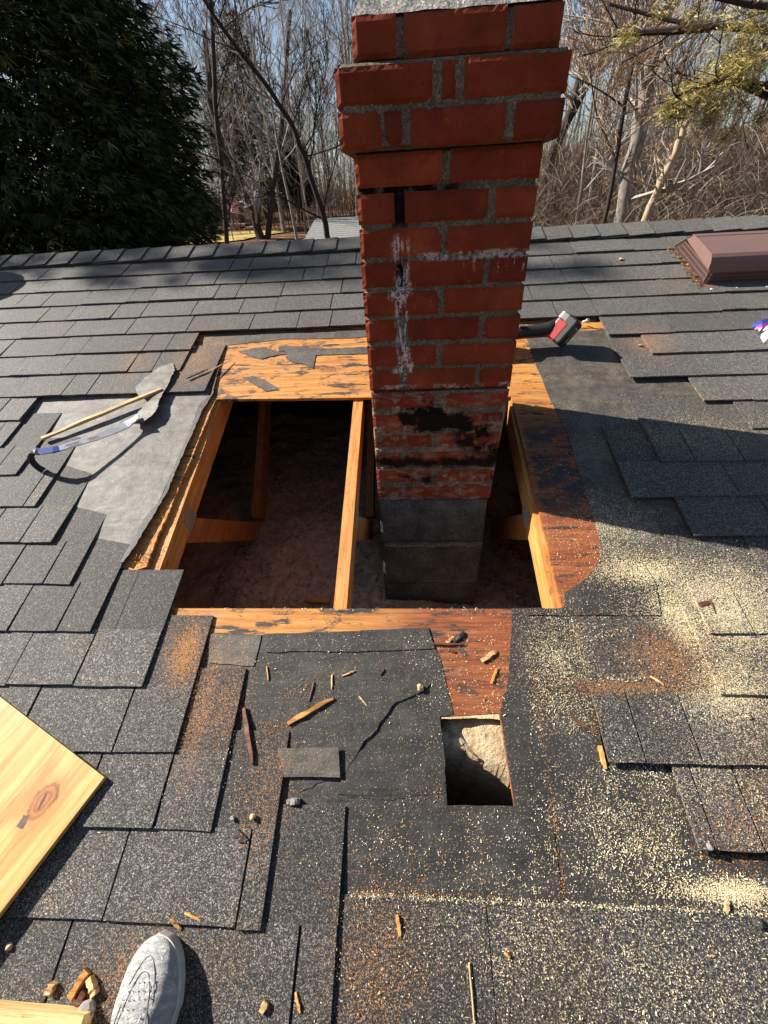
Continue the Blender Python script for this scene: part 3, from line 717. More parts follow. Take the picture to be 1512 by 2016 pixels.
# dry leaves caught along the vent
LEAFM = m_tone('dry_leaf', [(0, (.10, .04, .015)), (.5, (.30, .13, .045)), (1, (.50, .27, .11))])
mb = MB(); lr = random.Random(3)
def leaf(mb, p, s, tone, r=lr):
    a = Vector((r.uniform(-1, 1), r.uniform(-1, 1), r.uniform(-.4, .6))).normalized(); b_ = a.cross(Vector((r.uniform(-.5, .5), r.uniform(-.5, .5), 1))).normalized()
    c = a.cross(b_) * s * .25
    mb.add([p - a * s, p + b_ * s * .5 + c, p + a * s, p - b_ * s * .5 + c], [(0, 1, 2), (0, 2, 3)], tone)
for i in range(230):
    t = lr.random() ** .8; v = 2.75 - t * .40; u = vu0 - .012 - abs(lr.gauss(0, .012)); leaf(mb, W(u, v, .010 + lr.uniform(0, .012)), lr.uniform(.003, .008), lr.random() * .75)
tag(mb.build('dry_leaves', LEAFM), 'crumbled orange brown leaves gathered along the side of the brown vent', 'leaves', kind='stuff')

# ================================================================== TOOLS AND LOOSE THINGS
def SW(px, py, n=None, up=0.0):
    """world point on the real surface (shingle or felt) under a photo pixel"""
    u, v = UV(px, py, -.004); h = shingle_top(u, v) if n is None else n
    return W(u, v, h + up)
# pry bar
bar = thing('pry_bar', SW(180, 870), 'flat pale steel pry bar with a blue bend lying on grey felt', 'pry bar')
def RP(px, py, n): u, v = UV(px, py, n); return W(u, v, n)
path = [RP(273, 820, .034), RP(262, 828, .028), RP(248, 837, .030), RP(225, 848, .036), RP(190, 861, .047), RP(140, 876, .062), RP(105, 886, .073), RP(80, 890, .080)]
hook = [RP(80, 890, .078), RP(70, 888, .083), RP(62, 891, .082), RP(60, 899, .068), RP(64, 909, .046), RP(73, 919, .022), RP(86, 927, .005)]
def ribbon(mb, pts, w, t, tone=.5, off=0.0, wv=None):
    secs = []
    for i, p in enumerate(pts):
        d = (pts[min(i + 1, len(pts) - 1)] - pts[max(i - 1, 0)]).normalized()
        wd = (wv - d * wv.dot(d)).normalized(); nn = wd.cross(d).normalized()
        ww = w[i] if isinstance(w, list) else w
        secs.append([p - wd * ww + nn * (off - t), p + wd * ww + nn * (off - t), p + wd * ww + nn * (off + t), p - wd * ww + nn * (off + t)])
    for a, b_ in zip(secs[:-1], secs[1:]): mb.hexa([a[0], a[1], b_[1], b_[0], a[3], a[2], b_[2], b_[3]], tone)
wv = (W(.35, 1, 0) - W(0, 0, 0)).normalized()
mb = MB(); ribbon(mb, path, [.020, .018, .0155, .0125, .0118, .0115, .0115, .0115], .0030, wv=wv); fixn(mb.build('shaft', STEEL, bar))
mb = MB(); ribbon(mb, hook, [.0135, .013, .012, .011, .010, .010, .011], .0030, wv=wv); fixn(mb.build('bent_hook', simple('shaded_steel', (.03, .032, .04), .5, .4, .5), bar))  # same steel as the shaft, with the hook's shade put into a near-black colour
mb = MB(); ribbon(mb, [path[5].lerp(path[6], .7), path[6], path[7].lerp(hook[1], .3)], [.0118] * 3, .0036, wv=wv); fixn(mb.build('blue_band', simple('blue_paint', (.02, .07, .30), .4, .5), bar))
mb = MB(); nn_ = (path[5] - path[4]).cross(wv).normalized(); nn_ = nn_ if nn_.z > 0 else -nn_
def mark(t0, t1, lo, hi, tone):
    q = []
    for t, w_ in ((t0, lo), (t1, lo), (t1, hi), (t0, hi)):
        p = path[6].lerp(path[4], t) if t <= 1 else path[4].lerp(path[3], t - 1)
        q.append(p + wv * w_ + nn_ * .0040)
    mb.add(q, [(0, 1, 2, 3)], tone)
for i in range(7): mark(.30 + i * .045, .328 + i * .045, -.006, .004, .1)
mark(.28, .63, .0058, .0070, .1); mark(.28, .63, -.0088, -.0078, .1)
for i in range(6): mark(.80 + i * .05, .83 + i * .05, -.006, .008, .9)
mb.build('lettering', m_tone('bar_print', [(0, (.06, .05, .22)), (.5, (.2, .1, .3)), (1, (.45, .09, .12))]), bar)

# cordless tool
A = (W(.70, -.65, -.30) - W(0, 0, 0)).normalized(); Lx = (W(.60, .30, .75) - W(0, 0, 0)); Lx = (Lx - A * Lx.dot(A)).normalized(); Tt = A.cross(Lx).normalized()
A = (A * .96 + Tt * .28).normalized(); Tt = A.cross(Lx).normalized()
tc = RP(1108, 648, .066)
tool = thing('cordless_tool', SW(1090, 675), 'red and black cordless power tool with its battery lying beside the chimney', 'power tool')
RED = simple('red_plastic', (.24, .008, .008), .4, .4, 0, .1); BLK = simple('black_rubber', (.014, .014, .015), .55, .4, 0, .2); SIL = simple('silver_plastic', (.13, .125, .12), .4, .5, .3, .1)
def TL(a, l, t): return tc + (A * a + Lx * l + Tt * t) * .82
def block(mb, a0, a1, l0, l1, t0, t1, ch=.008, tone=.5):
    ls = [(l0 + ch, t0), (l1 - ch, t0), (l1, t0 + ch), (l1, t1 - ch), (l1 - ch, t1), (l0 + ch, t1), (l0, t1 - ch), (l0, t0 + ch)]
    v = [TL(a0 + ch * .6, l * .93, t * .93) for l, t in ls] + [TL(a0 + ch * 1.6, l, t) for l, t in ls] + [TL(a1 - ch, l, t) for l, t in ls] + [TL(a1, l * .92, t * .92) for l, t in ls]
    f = [tuple(range(8))[::-1], tuple(range(24, 32))]
    for r in range(3):
        for k in range(8): f.append((r * 8 + k, r * 8 + (k + 1) % 8, r * 8 + 8 + (k + 1) % 8, r * 8 + 8 + k))
    mb.add(v, f, tone)
mb = MB(); block(mb, -.014, .052, -.066, .068, -.042, .042); bat = fixn(mb.build('battery', BLK, tool))
mb = MB(); block(mb, -.044, .026, -.068, .034, -.0440, .0440); fixn(mb.build('red_battery_shell', RED, tool))
mb = MB(); block(mb, -.050, .008, .022, .071, -.040, .040, .010); fixn(mb.build('silver_foot', SIL, tool))
mb = MB()
for (l0, l1, t0, t1) in ((-.040, -.012, -.020, -.012), (-.006, .034, -.022, -.018), (.034, .038, -.022, .010), (-.006, .034, .008, .012)):
    mb.add([TL(.0526, l, t) for l, t in ((l0, t0), (l1, t0), (l1, t1), (l0, t1))], [(0, 1, 2, 3)], .5)
mb.build('battery_print', simple('print_white', (.55, .52, .50), .5), bat)
mb = MB(); mb.hexa([TL(a, l, t) for l in (.0700, .0722) for a, t in ((-.030, -.016), (.000, -.016), (.000, .016), (-.030, .016))]); bd = fixn(mb.build('badge', RED, tool))
mb = MB()
for (a0, t0, a1, t1) in ((-.026, -.010, -.004, -.010), (-.004, -.010, -.018, .000), (-.018, .000, -.004, .010), (-.004, .010, -.026, .010)):
    p, q = Vector((a0, t0)), Vector((a1, t1)); d = (q - p).normalized(); o_ = Vector((-d.y, d.x)) * .0018
    mb.add([TL(k.x, .0727, k.y) for k in (p - o_, q - o_, q + o_, p + o_)], [(0, 1, 2, 3)], .5)
mb.build('badge_mark', simple('print_pale', (.6, .58, .56), .5), bd)
hp = [TL(-.030, .004, 0), RP(1078, 648, .062), RP(1056, 651, .058), RP(1025, 654, .056), RP(985, 657, .056)]; hd = (hp[4] - hp[2]).normalized()
mb = MB(); mb.tube(hp, [.030, .026, .0235, .023, .027], 14, flat=1.0); fixn(mb.build('grip', BLK, tool, smooth=True))
mb = MB()
for sgn in (1, -1):
    mb.tube([h - NV * .012 + Tt * sgn * .004 for h in hp], [.024, .020, .0165, .0165, .020], 10)
fixn(mb.build('red_underside', RED, tool, smooth=True))
mb = MB(); mb.tube([hp[4] - hd * .02, hp[4], hp[4] + hd * .10, hp[4] + hd * .13], [.036, .044, .044, .030], 12); fixn(mb.build('motor_housing', RED, tool))
mb = MB(); c = hp[4] + hd * .12; mb.tube([c, c + hd * .05], [.015, .010], 10); fixn(mb.build('chuck', STEEL, tool))
mb = MB(); c = hp[3] + NV * .027; mb.tube([c - hd * .012, c + hd * .012], .008, 8, flat=.6); fixn(mb.build('switch', SIL, tool))
# roofing nail
nl = MB(); a = SW(1146, 636) + NV * .012; b_ = RP(1157, 630, .022); nl.tube([a, b_], .0032, 8); d = (b_ - a).normalized(); nl.tube([b_, b_ + d * .003], .0075, 10)
tag(fixn(nl.build('nail', STEEL)), 'short bright roofing nail lying just beyond the tool battery', 'nail')

# zip bag
BAGM = simple('cloudy_plastic', (.34, .33, .35), .22, .6, 0, .35, 30, .5)
bag = thing('plastic_bag', SW(1500, 690), 'crumpled clear zip bag with a blue and purple seal lying on the shingles', 'bag')
mb = MB(); nb = 40; c0 = UV(1532, 664)
for j in range(nb + 1):
    for i in range(nb + 1):
        a, b_ = i / nb * 2 - 1, j / nb * 2 - 1; e = max(0, 1 - max(abs(a), abs(b_)) ** 2); o_ = Vector((a * 2.2, b_ * 2.2, 4))
        w = .075 * (1 + .25 * noise.noise(Vector((b_ * 3, 1, 1))) - .25 * (b_ < -.6))
        u = c0[0] + a * w + .025 * b_; v = c0[1] + b_ * .085 * (1 + .2 * noise.noise(Vector((a * 3, 5, 1))))
        rg = 1 - abs(noise.noise(o_ * 1.6)) * 2; rg2 = 1 - abs(noise.noise(o_ * 4)) * 2
        mb.v.append(W(u, v, .010 + e ** .5 * (.020 + .030 * rg + .014 * rg2)))
for j in range(nb):
    for i in range(nb): k = j * (nb + 1) + i; mb.f.append([k, k + 1, k + nb + 2, k + nb + 1]); mb.t.append(.5)
mb.build('pouch', BAGM, bag)
for nm, c, o_ in (('blue_seal', (.05, .10, .42), 0), ('purple_seal', (.30, .06, .28), .014)):
    mb = MB(); p = [RP(1482 + o_ * 300, 642 + o_ * 330, .03 - o_ * .4), RP(1500, 634 + o_ * 500, .045), RP(1540, 620 + o_ * 620, .05)]
    ribbon(mb, p, .007, .0015, wv=(W(.2, 1, .6) - W(0, 0, 0)).normalized()); fixn(mb.build(nm, simple(nm, c, .35), bag))

# grey torn strip of felt, curling
pts = [(340, 716, .004), (347, 733, .012), (338, 752, .014), (330, 768, .012), (318, 790, .014), (316, 806, .018), (304, 826, .020), (284, 838, .016), (264, 838, .010), (262, 826, .004), (280, 806, .004), (292, 790, .004), (272, 778, .008), (268, 764, .006), (290, 742, .004), (318, 722, .004)]
tag(sheet('torn_felt', FELT_GREY, pts, .004, .0062, None, .003, .012, n=.006), 'ragged grey strip of torn felt draped over the shingle edge above the pry bar', 'felt strip')

WOODS = {'tan': m_lumber('pale_split_wood', (.36, .22, .09), (.55, .36, .16), (.68, .48, .24), .3, 0), 'orange': m_lumber('orange_split_wood', (.30, .12, .03), (.52, .24, .06), (.66, .36, .11), .2, 0),
         'dark': m_lumber('dark_old_wood', (.05, .018, .01), (.11, .04, .02), (.18, .075, .035), .3, 0), 'black': FELT_BLACK, 'grey': simple('grey_stone', (.22, .20, .18), .9, .2, 0, .4, 90, .5)}
cr = random.Random(17)
def sliver(name, wood, a, b_, w, h, label, cat, up=.0005, group=None, na=None, nb=None, taper=.4):
    p, q = SW(*a, n=na), SW(*b_, n=nb); d = (q - p); L = d.length; d.normalize(); sd = NV.cross(d).normalized()
    mb = MB(); n = 6; secs = []
    for i in range(n + 1):
        t = i / n; k = 1 - taper * abs(2 * t - 1) ** 2 * (1 if t > .5 else .5)
        c = p + d * (L * t) + sd * cr.uniform(-.1, .1) * w + NV * (up)
        ww, hh = w * .5 * k * cr.uniform(.85, 1.1), h * k * cr.uniform(.85, 1.1)
        secs.append([c - sd * ww, c + sd * ww, c + sd * ww * cr.uniform(.6, 1) + NV * hh, c - sd * ww * cr.uniform(.6, 1) + NV * hh * cr.uniform(.7, 1)])
    b0 = len(mb.v)
    for s_ in secs: mb.v += s_
    for i in range(n):
        for k in range(4): mb.f.append([b0 + i * 4 + k, b0 + i * 4 + (k + 1) % 4, b0 + i * 4 + 4 + (k + 1) % 4, b0 + i * 4 + 4 + k]); mb.t.append(cr.uniform(.3, .7))
    mb.f += [[b0, b0 + 3, b0 + 2, b0 + 1], [b0 + n * 4 + k for k in range(4)]]; mb.t += [.6, .6]
    return tag(fixn(mb.build(name, WOODS[wood])), label, cat, group)
def lump(name, mat, at, s, label, cat, flat=.6):
    c = SW(*at); bm = bmesh.new(); bmesh.ops.create_icosphere(bm, subdivisions=2, radius=s); me = MB(); o_ = Vector((cr.random() * 50, cr.random() * 50, 0))
    for v in bm.verts:
        v.co *= 1 + .5 * noise.noise(v.co / s * .9 + o_); v.co.z *= flat
    bm.verts.ensure_lookup_table()
    me.add([c + Vector((v.co.x, v.co.y, v.co.z)) + NV * s * flat * .7 for v in bm.verts], [[v.index for v in f.verts] for f in bm.faces]); bm.free()
    return tag(fixn(me.build(name, WOODS.get(mat, FELT_BLACK))), label, cat)
sliver('wood_lath', 'tan', (88, 869), (324, 776), .016, .012, 'long thin pale wood strip lying above the pry bar', 'wood strip', up=.008, taper=.25)
sliver('wood_stick', 'orange', (566, 1424), (656, 1374), .012, .010, 'orange split wood stick lying diagonally on the black felt', 'wood scrap')
sliver('wood_stick', 'dark', (479, 1394), (499, 1502), .013, .007, 'dark brown wood splinter lying along the shingle edge left of the felt', 'wood scrap')
sliver('wood_splinter', 'tan', (653, 1327), (652, 1356), .004, .003, 'thin pale upright splinter above the orange stick', 'splinter')
sliver('wood_splinter', 'orange', (524, 1311), (527, 1339), .004, .003, 'thin orange splinter near the left end of the black felt', 'splinter')
sliver('wood_splinter', 'dark', (617, 1342), (607, 1380), .004, .003, 'thin dark splinter between two pale ones on the felt', 'splinter')
sliver('wood_splinter', 'tan', (673, 1330), (699, 1319), .005, .003, 'whitish curled splinter at the top of the black felt', 'splinter')
sliver('wood_splinter', 'tan', (706, 1370), (722, 1389), .004, .003, 'small tan splinter right of the orange stick', 'splinter')
sliver('wood_splinter', 'dark', (748, 1328), (756, 1316), .005, .003, 'small brown splinter near the middle of the felt', 'splinter')
sliver('felt_chip', 'black', (893, 1261), (915, 1244), .013, .006, 'black felt chip on the red brown wood', 'chip', na=DT)
sliver('wood_chip', 'tan', (880, 1265), (893, 1252), .010, .005, 'pale chip tucked against the black chip on the wood', 'chip', na=DT, nb=DT)
sliver('wood_stick', 'dark', (852, 1267), (918, 1268), .006, .005, 'straight dark stick crossing the black chip on the red brown wood', 'wood scrap', na=-.008, nb=DT)
sliver('wood_chip', 'dark', (880, 1275), (897, 1283), .009, .005, 'reddish chip below the dark stick on the wood', 'chip', na=DT, nb=DT)
sliver('wood_chip', 'tan', (949, 1300), (978, 1280), .012, .008, 'stubby tan chip alone on the red brown wood', 'chip', na=DT, nb=DT)
sliver('wood_chip', 'orange', (968, 1345), (980, 1314), .007, .005, 'yellow stick just above the small square hole', 'chip', na=DT, nb=DT)
lump('wood_knot', 'tan', (827, 1354), .008, 'round tan lump at the top of the torn felt crack', 'wood scrap', 1)
sliver('mortar_chunk', 'grey', (565, 1578), (590, 1578), .014, .012, 'square grey tan chunk at the corner of a shingle below the felt patch', 'rubble', taper=.1)
lump('pebble', 'grey', (461, 1611), .005, 'grey pebble, the left one of two on the shingle', 'pebble', .8)
lump('pebble', 'tan', (501, 1608), .006, 'brownish pebble right of the grey one on the shingle', 'pebble', .8)
sliver('felt_shred', 'black', (465, 1640), (489, 1655), .016, .004, 'limp black shred of felt below the two pebbles', 'felt shred')
lump('pebble', 'grey', (1387, 1666), .006, 'pale pebble at the lower left corner of a shingle on the right', 'pebble', .8)
lump('tar_lump', 'black', (1467, 1411), .008, 'black tar lump among yellow sawdust', 'lump', .5)
lump('tar_lump', 'black', (1490, 1816), .009, 'black tar lump lying lowest on the right', 'lump', .5)
lump('pebble', 'tan', (1220, 517), .010, 'tan pebble on the shingles just below the ridge', 'pebble', .6)
lump('pebble', 'grey', (1258, 683), .007, 'grey pebble on brown shingle beside the tool shadow', 'pebble', .6)
lump('pebble', 'tan', (28, 1860), .006, 'tan pebble on the shingle left of the shoe', 'pebble', .8)
sliver('dry_leaf_scrap', 'orange', (1181, 1468), (1193, 1514), .010, .006, 'curled reddish leaf at the corner of the right shingle', 'leaf')
sliver('bark_strip', 'dark', (1121, 1406), (1172, 1443), .006, .004, 'thin dark bark strip across the sawdust on the black felt', 'bark')
sliver('wood_splinter', 'tan', (1277, 1333), (1303, 1350), .005, .003, 'pale yellow splinter on the brown sawdust patch', 'splinter')
sliver('dry_leaf_scrap', 'dark', (1371, 1195), (1391, 1188), .014, .004, 'dark leaf scrap on the bright sawdust at the right', 'leaf')
sliver('twig', 'dark', (1391, 1182), (1403, 1212), .003, .003, 'short dark twig beside the dark leaf', 'twig')
sliver('wood_chip', 'tan', (1428, 1796), (1434, 1772), .009, .005, 'yellow wood chip standing out on the lower right sawdust line', 'chip')
sliver('cedar_sprig', 'orange', (782, 1800), (788, 1842), .007, .003, 'rusty cedar sprig below the black felt', 'sprig')
sliver('cedar_sprig', 'orange', (343, 1806), (361, 1828), .007, .003, 'rusty cedar sprig just above the shoe toe', 'sprig')
sliver('cedar_sprig', 'orange', (370, 1794), (401, 1808), .005, .003, 'thin rusty sprig up and right of the shoe toe', 'sprig')
sliver('straw', 'tan', (922, 1893), (933, 2016), .0025, .002, 'long thin straw stalk lying down the lower shingle', 'straw')
sliver('wood_splinter', 'orange', (992, 1874), (1003, 1884), .006, .003, 'small orange flake right of the straw stalk', 'splinter')
sliver('wood_block', 'tan', (107, 1952), (119, 1927), .013, .012, 'small square wood block, leftmost of the chips beside the shoe', 'chip', taper=.1)
sliver('wood_block', 'orange', (150, 1955), (184, 1905), .014, .011, 'longest wood chip of the pile beside the shoe', 'chip', taper=.1)
sliver('wood_block', 'tan', (188, 1918), (199, 1952), .013, .013, 'blocky chip on the right of the pile beside the shoe', 'chip', taper=.1)
sliver('wood_block', 'dark', (162, 1972), (179, 1945), .013, .010, 'reddish chip at the bottom of the pile beside the shoe', 'chip', taper=.1)
lump('pebble', 'grey', (186, 1978), .013, 'dark grey stone below the wood chips beside the shoe', 'pebble', .7)
sliver('wood_chip', 'tan', (519, 1985), (531, 1965), .011, .010, 'knobbly tan chip right of the shoe shadow', 'chip', taper=.1)
sliver('wood_splinter', 'orange', (585, 1948), (594, 1988), .006, .004, 'upright tan splinter right of the knobbly chip', 'splinter')
sliver('felt_shred', 'black', (371, 752), (412, 733), .010, .006, 'long dark shred of shingle sticking out over the opening corner', 'felt shred', up=.006)
sliver('twig', 'tan', (415, 738), (456, 709), .004, .004, 'thin twig leaning from the shred onto the yellow wood', 'twig', up=.006)
sliver('wood_splinter', 'tan', (352, 692), (385, 684), .012, .003, 'pale flat splinter on the shingles above the opening corner', 'splinter')
p = Vector((-.40, 1.20, ins_z(-.40, 1.20) + .012)); mb = MB(); mb.hexa([p + Vector(q) for q in ((-.06, -.008, .002), (.05, -.02, -.004), (.055, .02, -.004), (-.02, .012, .002), (-.06, -.006, .010), (.05, -.018, .008), (.055, .02, .010), (-.02, .012, .012))])
tag(fixn(mb.build('wood_scrap', WOODS['orange'])), 'flat wood scrap half sunk in the attic insulation', 'wood scrap')

# new plywood sheet with a knot
m = Mat('new_plywood', .55, .3)
px_ = m.mp(m.pos(), rot=(-B, 0, 0)); e1 = Vector((-.901, .434)); 
PC = UV(205, 1530, .02)
lc = m.mp(px_, loc=(-PC[0], -PC[1], 0)); lc = m.mp(lc, rot=(0, 0, R_(25.7)))       # x along the short edge direction, grain runs down the sheet
_k = Vector(UV(80, 1578, .03)) - Vector(PC); KN = (_k.x * math.cos(R_(25.7)) - _k.y * math.sin(R_(25.7)), _k.x * math.sin(R_(25.7)) + _k.y * math.cos(R_(25.7)))
s_ = m.sep(lc)
dx, dy = m.addm(s_[0], -KN[0]), m.addm(s_[1], -KN[1])
ns = m.noise(lc, 9, 4); dxn = m.addm(dx, m.mul(m.addm(ns, -.5), .02))
r2 = m.math('SQRT', m.addm(m.mul(dxn, dxn), m.mul(m.mul(dy, dy), .50)))
g1 = m.math('EXPONENT', m.mul(m.math('POWER', m.math('DIVIDE', dy, .10), 2.0), -1.0))
xx = m.mul(m.math('SIGN', dxn), m.math('SQRT', m.addm(m.mul(dxn, dxn), m.mul(g1, .0011))))
big = m.noise(m.mp(lc, scale=(6, 1.1, 1)), 1.4, 4, .55); xx = m.addm(xx, m.mul(m.addm(big, -.5), .16))
w1 = m.math('SINE', m.mul(xx, 190.0)); w2 = m.math('SINE', m.mul(xx, 71.0)); gr = m.noise(m.mp(lc, scale=(70, 5, 5)), 2, 6, .65)
wave = m.addm(m.mul(w1, .55), m.mul(w2, .6))
c = m.mix(m.math('MULTIPLY_ADD', wave, .40, .45, clamp=True), (.56, .38, .13), (.37, .20, .05))
c = m.mix(m.mul(m.step(gr, .5, .72), .6), c, (.22, .10, .026)); c = m.mix(m.mul(m.step(gr, .45, .25), .45), c, (.54, .37, .17))
hz = m.step(m.noise(lc, 5, 4), .5, .75); c = m.mix(m.mul(hz, .3), c, (.46, .23, .05))
fuzz = m.mul(m.addm(m.noise(lc, 34, 5, .7), -.5), .022); rk = m.addm(r2, fuzz)
halo = m.step(rk, .055, .024); c = m.mix(m.mul(halo, .55), c, (.40, .16, .035))
rings = m.math('SINE', m.mul(rk, 620.0)); kn = m.step(rk, .0265, .0215)
c = m.mix(m.mul(kn, .9), c, m.mix(m.math('MULTIPLY_ADD', rings, .4, .45), (.38, .15, .038), (.20, .062, .016)))
rim = m.mul(m.band(rk, .0225, .0265, .0018), m.step(m.noise(lc, 22, 3), .40, .56)); c = m.mix(m.mul(rim, .8), c, (.085, .032, .012))
ck = m.mul(m.step(m.math('ABSOLUTE', m.addm(dx, m.mul(dy, .35))), .0045, .0018), m.step(m.math('ABSOLUTE', dy), .018, .010)); c = m.mix(m.mul(ck, .85), c, (.05, .02, .01))
vx, vy = m.addm(dx, .006), m.addm(dy, .042)
vd = m.math('MAXIMUM', m.mul(m.math('ABSOLUTE', m.addm(vx, m.mul(vy, .5))), 1.25), m.math('ABSOLUTE', vy))
c = m.mix(m.step(m.addm(vd, m.mul(m.addm(m.noise(lc, 45, 4), -.5), .026)), .0125, .0105), c, m.mix(m.noise(lc, 60, 4), (.02, .014, .012), (.16, .10, .075)))
m.col(c); m.bump(gr, .2, .002); PLY = m.m
e1 = Vector((UV(0, 1370, .01)[0] - PC[0], UV(0, 1370, .01)[1] - PC[1])).normalized(); e2 = Vector((-e1.y, e1.x))
if e2.y > 0: e2 = -e2
c00 = Vector(PC); c10 = c00 + e1 * .75; c11 = c10 + e2 * .56; c01 = c00 + e2 * .56
hs = (.020, .012, .045, .052); mb = MB(); q = [(c00, hs[0]), (c10, hs[1]), (c11, hs[2]), (c01, hs[3])]
mb.hexa([W(p.x, p.y, h - .012) for p, h in q] + [W(p.x, p.y, h) for p, h in q])
tag(fixn(mb.build('plywood_sheet', PLY)), 'clean new plywood offcut with a brown knot lying on the shingles', 'plywood')
PINE = m_lumber('new_pine', (.50, .30, .10), (.66, .45, .19), (.76, .57, .30), .15, 0)
a, b_ = UV(-60, 1978, .04), UV(166, 1999, .04); d = Vector((b_[0] - a[0], b_[1] - a[1])); d.normalize(); nrm = Vector((d.y, -d.x)); a = Vector(b_) - d * .5
mb = MB(); q = [a, Vector(b_), Vector(b_) + nrm * .16, a + nrm * .16]; q = q if nrm.y < 0 else q
mb.hexa([W(p.x, p.y, .004) for p in q] + [W(p.x, p.y, .042) for p in q]); tag(fixn(mb.build('lumber_board', PINE)), 'pale new pine board whose end shows below the wood chips', 'board')

# ================================================================== PERSON (the photographer's foot)
pe = thing('person', W(-.45, -.05, .004), 'person in jeans and a worn white sneaker standing on the shingles', 'person')
LEATH = Mat('white_leather', .5, .35); lp = LEATH.pos()
cc = LEATH.ramp(LEATH.noise(lp, 40, 6), [(.3, (.42, .41, .39)), (.7, (.56, .55, .53))]); cc = LEATH.mix(LEATH.mul(LEATH.step(LEATH.noise(lp, 18, 5), .55, .72), .35), cc, (.33, .29, .235)); cc = LEATH.mix(LEATH.mul(LEATH.step(LEATH.noise(lp, 150, 4, .7), .60, .66), .22), cc, (.22, .21, .19))
LEATH.col(cc); LEATH.bump(LEATH.noise(LEATH.mp(lp, scale=(1, 2.5, 1)), 34, 6, .68, 1.2), 1.0, .016); LEATH.bump(LEATH.noise(lp, 300, 3), .2, .001); LEATH = LEATH.m
SOLE = simple('scuffed_rubber', (.46, .43, .37), .6, .3, 0, .25, 60, .2)
LINE = simple('dark_stitching', (.08, .075, .07), .8)
tz = .0045
o0 = Vector(UV(322, 1837, .012)); dirv = (Vector((-.452, -.165)) - o0).normalized(); sid = Vector((-dirv.y, dirv.x))
if sid.x < 0: sid = -sid
def SH(t, s, n): q = o0 + dirv * t + sid * s; return W(q.x, q.y, tz + n)
def half(t): return .0525 * (1 - (1 - min(1, max(t, 0) / .095)) ** 2.3) ** .5 if t < .095 else .0525 - .010 * math.sin(min(1, (t - .085) / .13) * math.pi) * .9 if t < .215 else .0525 - .0525 * (max(0, (t - .235)) / .065) ** 2 * .75
def top(t): return .027 + .039 * min(1, max(0, t) / .075) ** .55 + max(0, t - .07) * .32 if t < .17 else .098 + (t - .17) * .25
mb = MB(); NS = 34; NK = 20; Lsh = .30
for i in range(NS + 1):
    t = Lsh * (i / NS) ** 1.7; w = max(.0015, half(t + .0006)); h = top(t)
    for k in range(NK + 1):
        a = math.pi * k / NK; ca, sa = math.cos(a), math.sin(a)
        sx = -math.copysign(abs(ca) ** .75, ca) * w * (.985 - .18 * max(0, sa) ** 2); z = .024 + (h - .024) * max(0, sa) ** .72
        wr = .0042 * noise.noise(Vector((sx * 60, t * 90, 3))) * (1 if .05 < t < .2 else .3) + .0016 * math.sin(t * 230 + sx * 40) * max(0, min(1, (t - .06) / .03)) * max(0, sa) ** 2 * (1 if t < .16 else 0)
        mb.v.append(SH(t, sx, z + wr))
for i in range(NS):
    for k in range(NK): a = i * (NK + 1) + k; mb.f.append([a, a + 1, a + NK + 2, a + NK + 1]); mb.t.append(.5)
shoe = fixn(mb.build('shoe', LEATH, pe, smooth=True))
mb = MB(); outl = []
for i in range(NS + 1): t = Lsh * (i / NS) ** 1.7; outl.append((t - .0035 if i == 0 else t, .0012 if i == 0 else half(t + .0006) + .0035))
ring = [(t, w) for t, w in outl] + [(t, -w) for t, w in outl[::-1]]
n = len(ring)
for h in (0.0, .004, .024, .027):
    k = .97 if h in (0.0, .027) else 1.0
    for t, w in ring: mb.v.append(SH(t, w * k, h))
for r in range(3):
    for k in range(n): mb.f.append([r * n + k, r * n + (k + 1) % n, r * n + n + (k + 1) % n, r * n + n + k]); mb.t.append(.5)
mb.f += [list(range(n))[::-1], list(range(3 * n, 4 * n))]; mb.t += [.5, .5]
fixn(mb.build('sole', SOLE, shoe))
def surf(t, s, up=.0008):
    w = max(.0015, half(t)); h = top(t)
    x = max(-1, min(1, -s / (w * .9))); ca = math.copysign(abs(x) ** (1 / .75), x); sa = math.sqrt(max(0, 1 - ca * ca))
    return SH(t, s, .024 + (h - .024) * sa ** .72 + up)
mb = MB()
for (t0, tl, ww) in ((.022, .30, .040), (.040, .20, .030)):
    pts = []
    for i in range(41):
        a = (i / 40 * 2 - 1); pts.append(surf(t0 + (abs(a) ** 2.2) * tl * .75, math.copysign(min(1, abs(a) * 1.25) ** .9, a) * min(ww, half(t0 + abs(a) ** 2.2 * tl * .75) * .86), .0002))
    mb.tube(pts, .0006, 5)
mb.build('stitching', LINE, shoe)
mb = MB(); dr = random.Random(4)
for i in range(9):
    for j in range(6):
        t = .052 + i * .0095; s = (j - 2.5) * .0088 * (1 + i * .03) + (.0035 if i % 2 else 0)
        if abs(s) > .024 or (t > .09 and abs(s) < .014): continue
        c = surf(t, s, .0009); mb.tube([c, c + NV * .0003], .0012, 6)
mb.build('perforation', LINE, shoe)
mb = MB()
for i, t in enumerate((.118, .142, .166, .190)):
    mb.tube([surf(t, -.026, .001), surf(t + .002, -.012, .005), surf(t + .004, 0, .007), surf(t + .002, .013, .005), surf(t, .027, .001)], [.0035] * 5, 6, flat=.5)
mb.build('lace', simple('white_lace', (.66, .66, .66), .8), shoe)
